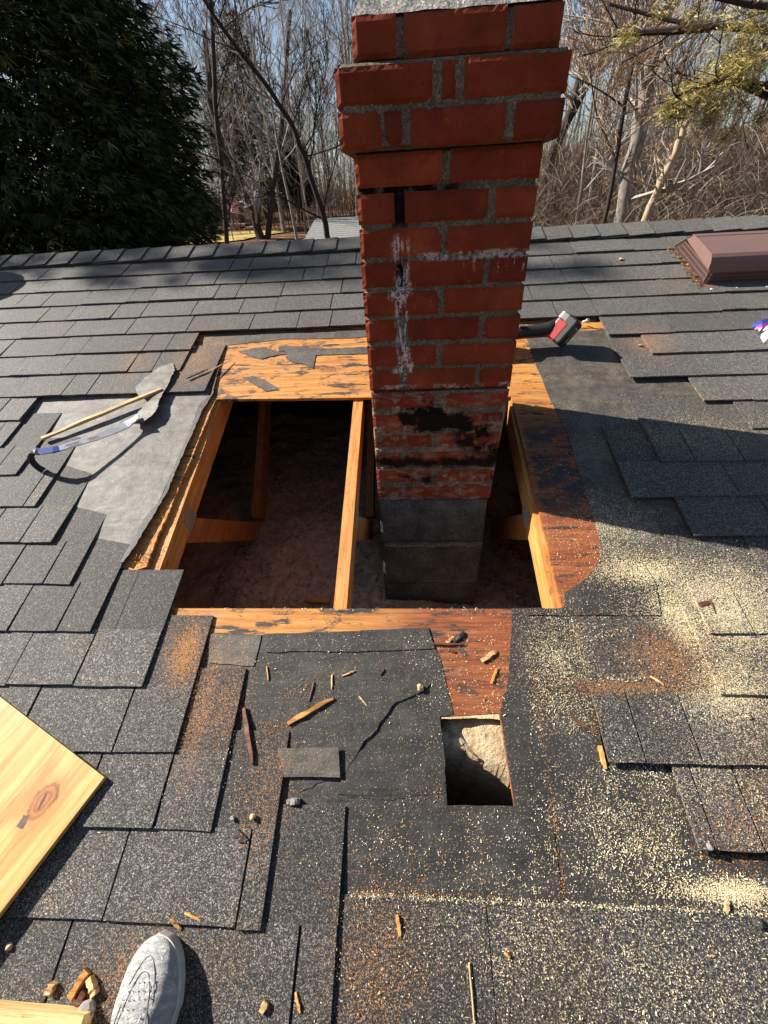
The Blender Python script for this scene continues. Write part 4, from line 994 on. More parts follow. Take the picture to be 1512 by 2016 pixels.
# tongue edge
mb = MB(); mb.add([surf(.108, -.020, .0015), surf(.100, 0, .0025), surf(.108, .020, .0015), surf(.20, .020, .004), surf(.20, -.020, .004)], [(0, 1, 2, 3, 4)]); mb.build('tongue', LEATH, shoe)
JEAN = simple('blue_denim', (.05, .07, .12), .9, .2, 0, .3, 120, .4)
mb = MB()
an = SH(.225, 0, .11); mb.tube([SH(.225, 0, .075), an, an + Vector((0, -.02, .12)), an + Vector((.01, -.03, .34)), an + Vector((.02, -.06, .46)), an + Vector((.05, -.16, .80)), an + Vector((.08, -.20, .92))], [.052, .058, .066, .080, .078, .098, .112], 16)
fixn(mb.build('trouser_leg', JEAN, pe, smooth=True))

# ================================================================== SAWDUST
dr = random.Random(99)
def flakes(mb, gen, count, l0, l1, tones, clump=.55, thr=-.05, lift=.0012):
    n = 0; count = int(count * .62); tries = 0
    while n < count and tries < count * 6:
        tries += 1; px, py = gen()
        if not (-20 < px < 1540 and 640 < py < 2040): continue
        u, v = UV(px, py, -.004)
        if inside((u, v), op) or inside((u, v), small): continue
        if noise.noise(Vector((u * 22, v * 22, 4))) * clump * .8 + noise.noise(Vector((u * 6, v * 6, 8))) * clump * 1.1 + noise.noise(Vector((u * 2.5, v * 2.5, 3))) * clump * .8 + dr.uniform(-.35, .35) < thr + .06: continue
        h = shingle_top(u, v) + .0006
        L = .92 * (l0 + (l1 - l0) * dr.random() ** 2.6) * (.85 if dr.random() < .93 else 1.9); w = min(L * .55, dr.uniform(.0006, .0013)); a = dr.uniform(0, math.pi)
        dx, dy = math.cos(a) * L * .5, math.sin(a) * L * .5; wx, wy = -math.sin(a) * w * .5, math.cos(a) * w * .5
        z0, z1 = dr.uniform(0, lift), dr.uniform(0, lift); tl = dr.uniform(-.4, .4) * w
        mb.quad(W(u - dx - wx, v - dy - wy, h + z0 - tl), W(u + dx - wx, v + dy - wy, h + z1 - tl), W(u + dx + wx, v + dy + wy, h + z1 + tl), W(u - dx + wx, v - dy + wy, h + z0 + tl), dr.choice(tones) + dr.uniform(-.08, .08)); n += 1
def G(x, y, sx, sy): return lambda: (dr.gauss(x, sx), dr.gauss(y, sy))
def LN(pts, s):
    ls = [math.dist(a, b_) for a, b_ in zip(pts[:-1], pts[1:])]; T = sum(ls)
    def f():
        t = dr.random() * T
        for (a, b_), l in zip(zip(pts[:-1], pts[1:]), ls):
            if t <= l: q = t / l; return a[0] + (b_[0] - a[0]) * q + dr.gauss(0, s), a[1] + (b_[1] - a[1]) * q + dr.gauss(0, s)
            t -= l
        return pts[-1]
    return f
def BX(x0, x1, y0, y1): return lambda: (dr.uniform(x0, x1), dr.uniform(y0, y1))
pale = MB(); PT = (.5, .65, .8, .95)
flakes(pale, G(1420, 1190, 95, 60), 4200, .0014, .0038, PT, .3, -.3)
flakes(pale, LN([(1200, 1108), (1290, 1130), (1330, 1210), (1380, 1290), (1445, 1385)], 15), 2600, .0014, .0036, PT, .2, -.4)
flakes(pale, LN([(1165, 1085), (1300, 1090), (1430, 1115), (1512, 1230)], 14), 1700, .0014, .0034, PT, .3, -.3)
flakes(pale, G(1470, 1330, 60, 60), 1800, .0014, .0036, PT, .3, -.2)
flakes(pale, BX(1045, 1340, 1215, 1760), 2500, .0018, .0050, PT, .6, .0)
flakes(pale, BX(1120, 1420, 1500, 1770), 1700, .0020, .0052, PT, .6, .0)
flakes(pale, BX(1180, 1512, 1360, 1680), 2600, .0012, .0034, PT, .5, .0)
flakes(pale, BX(980, 1512, 1790, 2030), 2300, .0014, .0042, PT, .5, -.02)
flakes(pale, BX(670, 1000, 1770, 2030), 900, .0012, .0036, PT, .5, .0)
flakes(pale, LN([(690, 1762), (850, 1768), (1010, 1776), (1150, 1782), (1300, 1788), (1512, 1800)], 3.2), 1500, .0016, .0042, PT, .2, -.3)
flakes(pale, G(1450, 1752, 55, 16), 1500, .0016, .0042, PT, .3, -.3)
flakes(pale, G(1110, 1290, 40, 60), 1000, .0016, .0042, PT, .5, -.1)
flakes(pale, LN([(1150, 1260), (1240, 1240)], 4), 160, .0016, .004, PT, .3, -.4)
flakes(pale, LN([(1170, 1340), (1270, 1335)], 5), 260, .0016, .004, PT, .3, -.4)
flakes(pale, BX(440, 1000, 1250, 1590), 1300, .0014, .0044, PT, .6, .02)
flakes(pale, BX(1040, 1450, 700, 1080), 900, .0016, .0046, PT, .6, .02)
flakes(pale, BX(1120, 1330, 980, 1090), 1000, .0014, .0036, PT, .5, -.05)
flakes(pale, BX(1050, 1170, 880, 1130), 700, .0014, .0040, PT, .5, -.05)
flakes(pale, BX(690, 1100, 1590, 1760), 900, .0016, .0044, PT, .6, .02)
flakes(pale, BX(0, 680, 1240, 2016), 1300, .0012, .0034, PT, .6, .05)
flakes(pale, BX(0, 420, 640, 1240), 260, .0020, .0060, PT, .6, .05)
flakes(pale, LN([(985, 1196), (700, 1197), (400, 1196)], 3), 90, .003, .008, PT, .2, -.5, .006)
flakes(pale, BX(900, 1005, 1200, 1400), 300, .0016, .0040, PT, .6, .0)
SAWP = m_tone('pale_sawdust_wood', [(0, (.25, .12, .04)), (.5, (.52, .39, .20)), (.75, (.70, .59, .36)), (1, (.80, .75, .62))], .9, .1)
tag(pale.build('pale_sawdust', SAWP), 'pale yellow sawdust strewn over the felt and shingles', 'sawdust', kind='stuff')
oran = MB(); OT = (.1, .3, .45, .6)
flakes(oran, G(365, 1285, 22, 45), 2600, .0012, .0032, (.35, .55, .7), .3, -.3)
flakes(oran, LN([(412, 1250), (395, 1330), (372, 1440), (360, 1480)], 6), 900, .0012, .0034, OT, .3, -.2)
flakes(oran, LN([(455, 1330), (430, 1450)], 14), 500, .0012, .0032, OT, .4, -.1)
flakes(oran, G(1320, 1290, 60, 38), 2600, .0010, .0026, (.1, .25, .4), .3, -.3)
flakes(oran, LN([(1170, 1352), (1300, 1345), (1400, 1360)], 10), 1000, .0010, .0028, (.1, .3, .45), .3, -.2)
flakes(oran, LN([(1038, 1220), (1062, 1400), (1085, 1560), (1112, 1770)], 4.5), 900, .0014, .0036, OT, .3, -.2)
flakes(oran, BX(1040, 1180, 1200, 1420), 700, .0014, .0036, OT, .6, .0)
flakes(oran, LN([(1130, 1215), (1165, 1370), (1190, 1500)], 7), 600, .0014, .0034, OT, .4, -.1)
flakes(oran, LN([(560, 1375), (620, 1340)], 7), 260, .0014, .0034, OT, .3, -.2)
flakes(oran, LN([(480, 1430), (580, 1425)], 8), 260, .0014, .0034, OT, .4, -.1)
flakes(oran, G(860, 1550, 30, 25), 220, .0014, .0034, OT, .4, -.1)
flakes(oran, BX(1130, 1185, 1060, 1160), 500, .0014, .0034, (.4, .6, .7), .4, -.1)
flakes(oran, LN([(1002, 1200), (1000, 1320), (985, 1400)], 8), 400, .0014, .0034, OT, .4, -.1)
flakes(oran, BX(460, 560, 1420, 1650), 500, .0012, .0030, OT, .5, .0)
flakes(oran, BX(200, 360, 1880, 2016), 700, .0012, .0034, OT, .5, .0)
flakes(oran, BX(640, 800, 1780, 2016), 700, .0012, .0034, OT, .5, .0)
flakes(oran, LN([(1205, 640), (1240, 740)], 6), 200, .002, .005, OT, .3, -.2)
flakes(oran, BX(1240, 1310, 650, 700), 160, .002, .005, OT, .3, -.2)
flakes(oran, LN([(1355, 745), (1385, 790)], 6), 120, .002, .005, OT, .3, -.2)
flakes(oran, LN([(690, 1758), (900, 1765), (1010, 1772)], 5), 500, .0014, .0036, OT, .4, -.1)
flakes(oran, BX(700, 960, 1600, 1760), 500, .0014, .0040, OT, .6, .05)
flakes(oran, BX(330, 450, 660, 760), 260, .0016, .0044, OT, .4, -.05)
flakes(oran, LN([(335, 1000), (300, 1080), (262, 1112)], 7), 200, .004, .012, (.3, .5, .7), .3, -.3, .01)
flakes(oran, BX(1380, 1512, 1560, 1720), 500, .0014, .0036, OT, .5, .0)
SAWO = m_tone('orange_sawdust_wood', [(0, (.13, .045, .015)), (.35, (.30, .12, .035)), (.65, (.50, .25, .075)), (1, (.60, .38, .15))], .9, .1)
tag(oran.build('orange_sawdust', SAWO), 'rusty orange sawdust gathered along the cut shingle edges and felt seams', 'sawdust', kind='stuff')

# ================================================================== GROUND AND WOODS
def sm(t): t = max(0, min(1, t)); return t * t * (3 - 2 * t)
def zg(x, y):
    d = math.hypot(x, y); rt = sm((x / max(1, abs(y)) + .02) / .35) if y > 0 else 0
    z = -3.5 + 2.4 * sm((d - 9) / 36) * (1 - rt) + rt * 3.3 * sm((d - 8) / 28)
    z += (d > 48) * (max(0, d - 48) * (.035 + .05 * rt))
    return z + .18 * noise.noise(Vector((x * .12, y * .12, 0))) * sm((d - 8) / 10)
m = Mat('leaf_litter', .95, .1); p = m.pos(); n = m.noise(p, .6, 8, .7); f = m.sep(m.vor(p, 7))[0]
c = m.ramp(n, [(.3, (.06, .032, .016)), (.5, (.13, .066, .032)), (.7, (.20, .11, .055))]); c = m.mix(1.0, c, m.ramp(f, [(0, .4), (.6, 1.0), (1, 2.0)]), 'MULTIPLY'); m.col(c); m.bump(f, .6, .05)
mb = MB(); xs = [-170 + 3.4 * i for i in range(101)]; ys = [-20 + 3.4 * i for i in range(61)]
for y in ys:
    for x in xs: mb.v.append(Vector((x, y, zg(x, y))))
for j in range(60):
    for i in range(100): a = j * 101 + i; mb.f.append([a, a + 1, a + 102, a + 101]); mb.t.append(.5)
tag(mb.build('ground', m.m, smooth=True), kind='structure')
m2 = Mat('far_ground', .95, .1); m2.col((.10, .065, .04))
mb = MB(); mb.quad((-900, -400, -6), (900, -400, -6), (900, 900, -6), (-900, 900, -6)); tag(mb.build('terrain', m2.m), kind='structure')
def hit(px, py):
    r = ray(px, py); r = r / math.hypot(r.x, r.y); d = 6.0
    while d < 150:
        p = CAM + r * d
        if p.z < zg(p.x, p.y): return p
        d += .2
    return CAM + r * 60
def patch(name, mat, q, lift):
    P = [hit(*k) for k in q]; mb = MB(); n = 16
    for j in range(n + 1):
        for i in range(n + 1):
            a, b_ = i / n, j / n; p = (P[0] * (1 - a) + P[1] * a) * (1 - b_) + (P[3] * (1 - a) + P[2] * a) * b_; mb.v.append(Vector((p.x, p.y, zg(p.x, p.y) + lift)))
    for j in range(n):
        for i in range(n): k = j * (n + 1) + i; mb.f.append([k, k + 1, k + n + 2, k + n + 1]); mb.t.append(.5)
    return tag(mb.build(name, mat, smooth=True), kind='structure')
patch('lawn', simple('dormant_lawn', (.42, .31, .10), .95, .1, 0, .3, 3), [(330, 492), (480, 474), (575, 456), (330, 460)], .08)
patch('path', simple('pale_concrete', (.42, .39, .34), .9, .1, 0, .15, 2), [(560, 490), (720, 490), (720, 464), (620, 466)], .12)

BARK = Mat('grey_bark', .9, .15); p = BARK.pos(); n = BARK.noise(BARK.mp(p, scale=(6, 6, 1.2)), 3, 6, .7)
c = BARK.ramp(n, [(.3, (.07, .060, .051)), (.55, (.20, .177, .155)), (.8, (.36, .33, .29))]); c = BARK.hsv(c, BARK.math('MULTIPLY_ADD', BARK.rndo(), .7, .65)); BARK.col(c); BARK.bump(n, .6, .03); BARK = BARK.m
TWIG = simple('twig_bark', (.27, .245, .225), .9, .1, 0, .4, 2, 0)
PALE = simple('pale_bark', (.34, .25, .17), .9, .1, 0, .3, 6, .3)
DARKBARK = simple('dark_bark', (.045, .034, .028), .9, .1, 0, .4, 9, .3)
def bough(mt, r, p, d, L, rad, lvl, rmin):
    n = 4 if lvl < 3 else 3; pts = [p]; rads = [rad]
    for i in range(n):
        d = (d + Vector((r.uniform(-.22, .22), r.uniform(-.22, .22), r.uniform(-.06, .20)))).normalized(); p = p + d * (L / n); pts.append(p); rads.append(max(rmin, rad * (1 - .75 * (i + 1) / n)))
    mt.tube(pts, rads, 4 if rad > .03 else 3, cap=False)
    if lvl >= 3: return
    k = {1: 7, 2: 6}[lvl]
    for i in range(k):
        t = .25 + .75 * (i + r.random() * .7) / k; t = min(t, .99); s = t * n; a = int(s); q = pts[a].lerp(pts[a + 1], s - a)
        ax = d.orthogonal().normalized(); ax.rotate(Matrix.Rotation(r.uniform(0, 6.28), 3, d)); nd = (d * .8 + ax * r.uniform(.5, .9) + Vector((0, 0, .25))).normalized()
        bough(mt, r, q, nd, L * r.uniform(.35, .6) * (1 - t * .35), max(rmin, rad * .45), lvl + 1, rmin)
def tree_meshes(seed, H, r0, nb, base, rmin, fork=False):
    r = random.Random(seed); tr, br_ = MB(), MB(); pts = [Vector((0, 0, -.6))]; rad = [r0 * 1.15]; d = Vector((r.uniform(-.06, .06), r.uniform(-.06, .06), 1)).normalized(); N = 9; p = pts[0]
    for i in range(N):
        d = (d + Vector((r.uniform(-.07, .07), r.uniform(-.07, .07), .06))).normalized(); p = p + d * (H / N); pts.append(p); rad.append(max(rmin, r0 * (1 - .92 * ((i + 1) / N) ** 1.1)))
    tr.tube(pts, rad, 8, cap=False)
    for i in range(nb):
        t = base + (1 - base) * (i + r.random()) / nb; s = min(t, .985) * N; a = int(s); q = pts[a].lerp(pts[a + 1], s - a); an = r.uniform(0, 6.28); el = r.uniform(.35, 1.0)
        bough(br_, r, q, Vector((math.cos(an) * math.cos(el), math.sin(an) * math.cos(el), math.sin(el))), H * r.uniform(.20, .34) * (1.15 - .7 * t), max(rmin, rad[a] * .42), 1, rmin)
    return tr, br_
protos = []
for i, (H, r0, nb, base) in enumerate(((19, .22, 20, .28), (16, .15, 18, .22), (21, .28, 22, .32), (14, .10, 16, .2), (18, .18, 20, .35), (12, .075, 15, .15))):
    tr, br_ = tree_meshes(100 + i, H, r0 * .66, nb, base, .0085)
    protos.append((tr, br_))
pm = []
def woods_tree(i, x, y, rz, s, label, group=None):
    e = thing('bare_tree', (x, y, zg(x, y)), label, 'tree', group); e.rotation_euler = (0, 0, rz); e.scale = (s, s, s)
    if i >= len(pm) or pm[i] is None:
        pass
    a, b_ = pm[i]
    for src in (a, b_):
        c = src.copy(); COL.objects.link(c); c.parent = e; c.location = (0, 0, 0)
    return e
for tr, br_ in protos:
    a = tr.build('trunk', BARK, loc=(0, 0, 0)); b_ = br_.build('branches', TWIG, loc=(0, 0, 0)); pm.append((a, b_))
wr = random.Random(12)
def bearing(px, py=430): r = ray(px, py); return math.atan2(r.x, r.y)
spots = []
def place(n, p0, p1, d0, d1, kinds):
    k = 0; tr_ = 0
    while k < n and tr_ < 4000:
        tr_ += 1; b_ = wr.uniform(bearing(p0), bearing(p1)); d = math.sqrt(wr.uniform(d0 * d0, d1 * d1)); x, y = d * math.sin(b_), d * math.cos(b_)
        if any(math.hypot(x - s[0], y - s[1]) < .035 * d for s in spots): continue
        spots.append((x, y)); k += 1
        woods_tree(wr.choice(kinds), x, y, wr.uniform(0, 6.28), wr.uniform(.8, 1.2), 'bare grey trunk among the leafless woods beyond the roof', 'bare trees of the woods')
place(40, 330, 760, 46, 95, (0, 1, 2, 4))
place(12, 540, 760, 28, 46, (1, 3, 4, 5))
place(8, -250, 400, 30, 70, (0, 2, 4))
place(11, 1050, 1560, 30, 75, (0, 1, 2, 4, 3))
place(5, 1060, 1540, 18, 34, (3, 5, 1))
place(8, 760, 1050, 40, 80, (0, 1, 2))
for a, b_ in pm: bpy.data.objects.remove(a); bpy.data.objects.remove(b_)

# the trees one can tell apart
def own_tree(name, label, stems, mat, twig, seed, nb, bl, cat='tree', rmin=.006):
    r = random.Random(seed); tr, bm_ = MB(), MB(); base = None
    for px, d, r0, r1, ground in stems:
        pts = [AT(*k, d) for k in px]
        if ground: g = pts[0]; dz = pts[0] - pts[1]; dz.normalize(); t = (g.z - zg(g.x, g.y) + .3) / max(.3, -dz.z) if dz.z < 0 else 1; pts = [g + Vector((dz.x * t * .5, dz.y * t * .5, -(g.z - zg(g.x, g.y) + .2)))] + pts
        base = base or pts[0]; q = []
        for a, b_ in zip(pts[:-1], pts[1:]): q += [a.lerp(b_, t / 3) for t in range(3)]
        q.append(pts[-1]); q = [k + Vector((r.uniform(-1, 1), r.uniform(-1, 1), 0)) * r0 * .25 for k in q]; n = len(q)
        tr.tube(q, [r0 + (r1 - r0) * i / (n - 1) for i in range(n)], 9, cap=False)
        for i in range(nb):
            t = r.uniform(.25, .97) * (n - 1); a = int(t); p = q[a].lerp(q[a + 1], t - a); an = r.uniform(0, 6.28); el = r.uniform(.1, 1.0)
            bough(bm_, r, p, Vector((math.cos(an) * math.cos(el), math.sin(an) * math.cos(el), math.sin(el))), bl * r.uniform(.5, 1.2), max(rmin, (r0 + (r1 - r0) * t / n) * .35), 1, rmin)
    e = thing(name, (base.x, base.y, zg(base.x, base.y)), label, cat)
    tr.build('trunk', mat, e, smooth=True); bm_.build('branches', twig, e)
own_tree('bare_tree', 'dark slender tree arching left over the grey shed roof beside the chimney', [([(650, 485), (635, 420), (600, 310), (570, 235), (520, 160), (440, 60), (380, -30)], 13, .085, .03, True)], DARKBARK, DARKBARK, 1, 18, 2.2)
own_tree('bare_tree', 'thin straight dark trunk at the edge of the big evergreen', [([(447, 490), (440, 380), (428, 250), (420, 100), (414, -60)], 17, .085, .05, True)], DARKBARK, DARKBARK, 2, 14, 2.0)
own_tree('bare_tree', 'thick leaning twin trunked tree on the leaf covered lawn', [([(516, 470), (490, 400), (445, 320), (415, 200), (400, 60)], 42, .40, .16, True), ([(527, 470), (536, 380), (548, 290), (562, 180), (570, 20)], 42, .28, .12, True)], DARKBARK, TWIG, 3, 16, 4.5)
own_tree('bare_tree', 'tall grey forked tree right of the chimney, its left side sunlit', [([(1218, 446), (1236, 360), (1254, 270), (1272, 170), (1282, 120)], 20, .25, .21, True), ([(1281, 128), (1268, 70), (1262, 0), (1255, -60)], 20, .15, .10, False), ([(1281, 128), (1300, 85), (1318, 20), (1330, -50)], 20, .15, .10, False)], BARK, TWIG, 4, 12, 3.0)
own_tree('bare_tree', 'straight young tree with pale side shoots close right of the chimney', [([(1188, 446), (1210, 330), (1232, 200), (1250, 70), (1258, -40)], 13, .055, .03, True), ([(1213, 318), (1190, 265), (1172, 215), (1160, 130)], 13, .028, .010, False), ([(1228, 210), (1200, 190), (1160, 165), (1125, 150)], 13, .020, .008, False)], DARKBARK, PALE, 5, 14, 1.4)
own_tree('bare_tree', 'short pale barked tree leaning right in the sunlit brush', [([(1266, 446), (1290, 385), (1312, 335), (1338, 280), (1352, 238)], 19, .13, .09, True)], PALE, PALE, 6, 8, 1.4)
own_tree('bare_tree', 'dark pair of leaning trunks behind the upper right corner of the chimney', [([(1090, 300), (1128, 215), (1155, 110), (1182, 0), (1190, -40)], 32, .26, .2, True), ([(1120, 235), (1165, 150), (1205, 50), (1225, -30)], 32, .2, .14, False)], DARKBARK, TWIG, 7, 12, 3.5)
# evergreens
LEAFG = m_tone('evergreen_leaf', [(0, (.012, .021, .007)), (.5, (.042, .060, .016)), (.8, (.10, .115, .03)), (1, (.24, .22, .075))], .7, .25)
def spray_tree(name, label, cx, cy, prof_, n, blade, seed, stems, matl, droop=.5, inner=.42):
    r = random.Random(seed); g = zg(cx, cy); mb = MB(); zs = [p[0] for p in prof_]
    def R(z):
        for (a, ra), (b_, rb) in zip(prof_[:-1], prof_[1:]):
            if a <= z <= b_: return ra + (rb - ra) * (z - a) / (b_ - a)
        return 0
    rmax = max(p[1] for p in prof_); k = 0
    while k < n:
        z = r.uniform(zs[0], zs[-1]); an = r.uniform(0, 6.2832); Rz = R(z)
        if r.random() > Rz / rmax or (n > 30000 and not -.6 < z < 4.6 and r.random() < .72): continue
        lump_ = 1 + .13 * noise.noise(Vector((math.cos(an) * 2.2, math.sin(an) * 2.2, z * .9))) + .10 * noise.noise(Vector((math.cos(an) * 6, math.sin(an) * 6, z * 2.5)))
        q = r.uniform(inner, 1.0) ** .8
        c = Vector((cx + math.cos(an) * Rz * q * lump_, cy + math.sin(an) * Rz * q * lump_, z))
        if noise.noise(c * 2.6) + .5 * noise.noise(c * 6) < -.32 : continue
        k += 1
        out = Vector((math.cos(an), math.sin(an), r.uniform(-.2, .9))).normalized(); sd = out.cross(Vector((r.uniform(-.6, .6), r.uniform(-.6, .6), 1))).normalized()
        t0 = max(0, min(1, r.gauss(.46, .25))); bl = blade * r.uniform(.6, 1.4)
        for i in range(5):
            a = (i - 2) * .36 + r.uniform(-.15, .15); dd = (out * math.cos(a) + sd * math.sin(a) - Vector((0, 0, droop * r.uniform(.4, 1.2)))).normalized(); w = dd.cross(out.cross(sd)).normalized() * bl * .075; nn = out.cross(sd) * bl * .1 * r.uniform(-1, 1)
            e = c + dd * bl * r.uniform(.7, 1.1)
            mb.add([c - w * .5, c.lerp(e, .5) - w + nn, e, c.lerp(e, .5) + w + nn], [(0, 1, 2, 3)], max(0, min(1, t0 + r.uniform(-.12, .12))))
    o = thing(name, (cx, cy, g), label, 'tree'); mb.build('crown', matl, o)
    tm = MB()
    for (dx, dy, rr, top) in stems:
        tm.tube([Vector((cx + dx * .4, cy + dy * .4, g - .2)), Vector((cx + dx, cy + dy, g + (top - g) * .4)), Vector((cx + dx * 1.4, cy + dy * 1.4, top))], [rr, rr * .8, rr * .3], 8)
    tm.build('trunk', DARKBARK, o); return o
spray_tree('evergreen_tree', 'huge dark evergreen with drooping sprays filling the upper left', -5.55, 7.3, [(-3.2, 1.5), (-.5, 1.95), (.5, 2.3), (1.4, 2.75), (2.4, 2.55), (3.6, 2.1), (6, 1.3), (9.5, .1)], 70000, .15, 31,
           [(0, 0, .11, 7), (.9, -.3, .06, 4), (-.8, -.3, .06, 4), (1.5, .2, .05, 3)], LEAFG, .85)
spray_tree('evergreen_tree', 'slender dark evergreen left of the house whose top shades the ridge', -9.7, 5.22, [(-3, 1.2), (1, 1.2), (5, .9), (7.2, .5), (8.6, .06)], 6000, .16, 41, [(0, 0, .1, 7)], LEAFG)
PINEG = m_tone('far_pine_needles', [(0, (.02, .024, .012)), (.5, (.055, .060, .026)), (1, (.12, .115, .045))], .8, .15)
for px, py, d, h_, r_, lb in ((515, 380, 52, 15, 2.6, 'olive green pine standing behind the twin trunked tree'), (455, 330, 70, 15, 2.4, 'narrow far pine between the big evergreen and the twin trunked tree'), (590, 380, 60, 10, 1.8, 'dark far pine just left of the arching tree')):
    a = AT(px, py, d); g = zg(a.x, a.y)
    spray_tree('pine_tree', lb, a.x, a.y, [(g + 1.5, r_ * .8), (g + 3.5, r_), (g + h_ * .6, r_ * .7), (g + h_, .1)], 1500, .75, int(px), [(0, 0, .2, g + h_ * .9)], PINEG, .3, .1)
# the pine whose boughs reach in from the right
NEEDLE = m_tone('yellow_pine_needle', [(0, (.08, .065, .018)), (.4, (.24, .18, .042)), (.75, (.42, .33, .095)), (1, (.60, .51, .22))], .6, .3)
pr_ = random.Random(8); a = AT(1840, 420, 8.2)
o = thing('pine_tree', (a.x, a.y, zg(a.x, a.y)), 'pine reaching in from the right with tufts of yellow green needles', 'tree')
tm = MB(); tm.tube([Vector((a.x, a.y, zg(a.x, a.y) - .2)), Vector((a.x + .1, a.y, 2)), Vector((a.x, a.y + .1, 7))], [.2, .17, .08], 10)
tm.build('trunk', BARK, o)
bm_ = MB(); nd_ = MB()
def needles(c, r, n):
    for i in range(n):
        q = c + Vector((pr_.gauss(0, 1), pr_.gauss(0, 1), pr_.gauss(0, .8))) * r * .5; d = (Vector((pr_.uniform(-1, 1), pr_.uniform(-1, 1), pr_.uniform(-1.5, .5)))).normalized(); tn = max(0, min(1, pr_.gauss(.5, .25)))
        for k in range(4):
            dd = (d + Vector((pr_.uniform(-.5, .5), pr_.uniform(-.5, .5), pr_.uniform(-.5, .5)))).normalized(); L = pr_.uniform(.06, .11); w = dd.orthogonal().normalized() * .0028
            nd_.add([q - w, q + w, q + dd * L], [(0, 1, 2)], max(0, min(1, tn + pr_.uniform(-.15, .15))))
limbs = [[(1840, 130), (1600, 150), (1500, 170), (1420, 160), (1380, 170), (1330, 190)], [(1840, 90), (1600, 70), (1500, 58), (1400, 52), (1320, 40), (1200, 8)], [(1840, 200), (1600, 210), (1512, 190), (1450, 165), (1405, 160)], [(1840, 40), (1600, 20), (1480, 10), (1380, -10)], [(1400, 52), (1330, 60), (1250, 65), (1225, 70)]]
for L in limbs:
    d = 7.6 + pr_.uniform(-.5, .5); pts = [AT(x, y, d + (8.2 - d) * max(0, (x - 1400) / 440)) for x, y in L]; n = len(pts); bm_.tube(pts, [.045 * (1 - .8 * i / (n - 1)) + .006 for i in range(n)], 7, cap=False)
    for i in range(8): p = pts[pr_.randrange(1, n)]; bough(bm_, pr_, p, Vector((pr_.uniform(-1, .3), pr_.uniform(-1, 1), pr_.uniform(-.4, .5))).normalized(), .7, .010, 2, .004)
bm_.build('branches', DARKBARK, o)
for x, y, r, n in ((1450, 105, .30, 420), (1475, 140, .24, 300), (1430, 140, .20, 220), (1500, 100, .22, 220), (1335, 200, .20, 240), (1375, 195, .24, 330), (1410, 210, .20, 230), (1395, 235, .16, 130), (1330, 215, .14, 130), (1235, 72, .12, 80), (1505, 30, .20, 160), (1440, 40, .14, 60), (1370, 30, .14, 60), (1460, 205, .12, 60), (1500, 230, .12, 50), (1430, 268, .12, 60), (1300, 20, .1, 40)):
    needles(AT(x, y, 7.6 + pr_.uniform(-.4, .4)), r, int(n * 1.9))
nd_.build('needles', NEEDLE, o)

# undergrowth: nobody could count it
BRUSH = m_tone('dry_brush', [(0, (.05, .037, .028)), (.5, (.16, .122, .088)), (1, (.46, .37, .27))], .9, .1)
mb = MB(); ur = random.Random(77)
def stem(x, y, h, r, tone):
    g = zg(x, y); lx, ly = ur.uniform(-.5, .5), ur.uniform(-.5, .5); pts = [Vector((x + lx * t * t * h * .6, y + ly * t * t * h * .6, g + h * t)) for t in (0, .35, .7, 1)]
    mb.tube(pts, [r, r * .85, r * .6, r * .3], 3, tone, cap=False)
    for i in range(4):
        t = ur.uniform(.25, .9); a = int(t * 3); q = pts[a].lerp(pts[min(a + 1, 3)], t * 3 - a); e = q + Vector((ur.uniform(-1, 1), ur.uniform(-1, 1), ur.uniform(.1, 1.0))) * h * .28; mb.tube([q, q.lerp(e, .5) + Vector((0, 0, .04 * h)), e], [r * .5, r * .4, r * .3], 3, min(1, tone + ur.uniform(-.1, .3)), cap=False)
for i in range(4300):
    b_ = ur.uniform(bearing(1000), bearing(1600)); d = math.sqrt(ur.uniform(11 ** 2, 44 ** 2)); stem(d * math.sin(b_), d * math.cos(b_), ur.uniform(1.0, 3.6) * (1 if d < 25 else 1.25), ur.uniform(.006, .016) * (d / 22) ** .5, max(0, min(1, ur.gauss(.45, .25))))
for i in range(1500):
    b_ = ur.uniform(bearing(330), bearing(760)); d = math.sqrt(ur.uniform(48 ** 2, 95 ** 2)); stem(d * math.sin(b_), d * math.cos(b_), ur.uniform(1.5, 6), ur.uniform(.015, .035), max(0, min(1, ur.gauss(.4, .25))))
tag(mb.build('undergrowth', BRUSH), 'tangled leafless brush covering the slope behind the roof', 'brush', kind='stuff')
mb = MB()
for i in range(700):
    b_ = ur.uniform(-1.15, 1.05); d = ur.uniform(85, 150); x, y = d * math.sin(b_), d * math.cos(b_); g = zg(x, y); h = ur.uniform(7, 15); r = ur.uniform(.08, .22); lx = ur.uniform(-1.5, 1.5); tn = max(0, min(1, ur.gauss(.35, .2)))
    mb.tube([Vector((x, y, g)), Vector((x + lx * .4, y, g + h * .5)), Vector((x + lx, y, g + h))], [r, r * .7, r * .15], 4, tn, cap=False)
    for k in range(12):
        t = ur.uniform(.3, .95); q = Vector((x + lx * t, y, g + h * t)); e = q + Vector((ur.uniform(-1, 1), ur.uniform(-1, 1), ur.uniform(.2, 1.3))) * h * .16; mb.tube([q, e], [r * .3, .02], 3, tn, cap=False)
tag(mb.build('distant_woods', BRUSH), 'far grey woods that close the view beyond the bare trees', 'woods', kind='stuff')

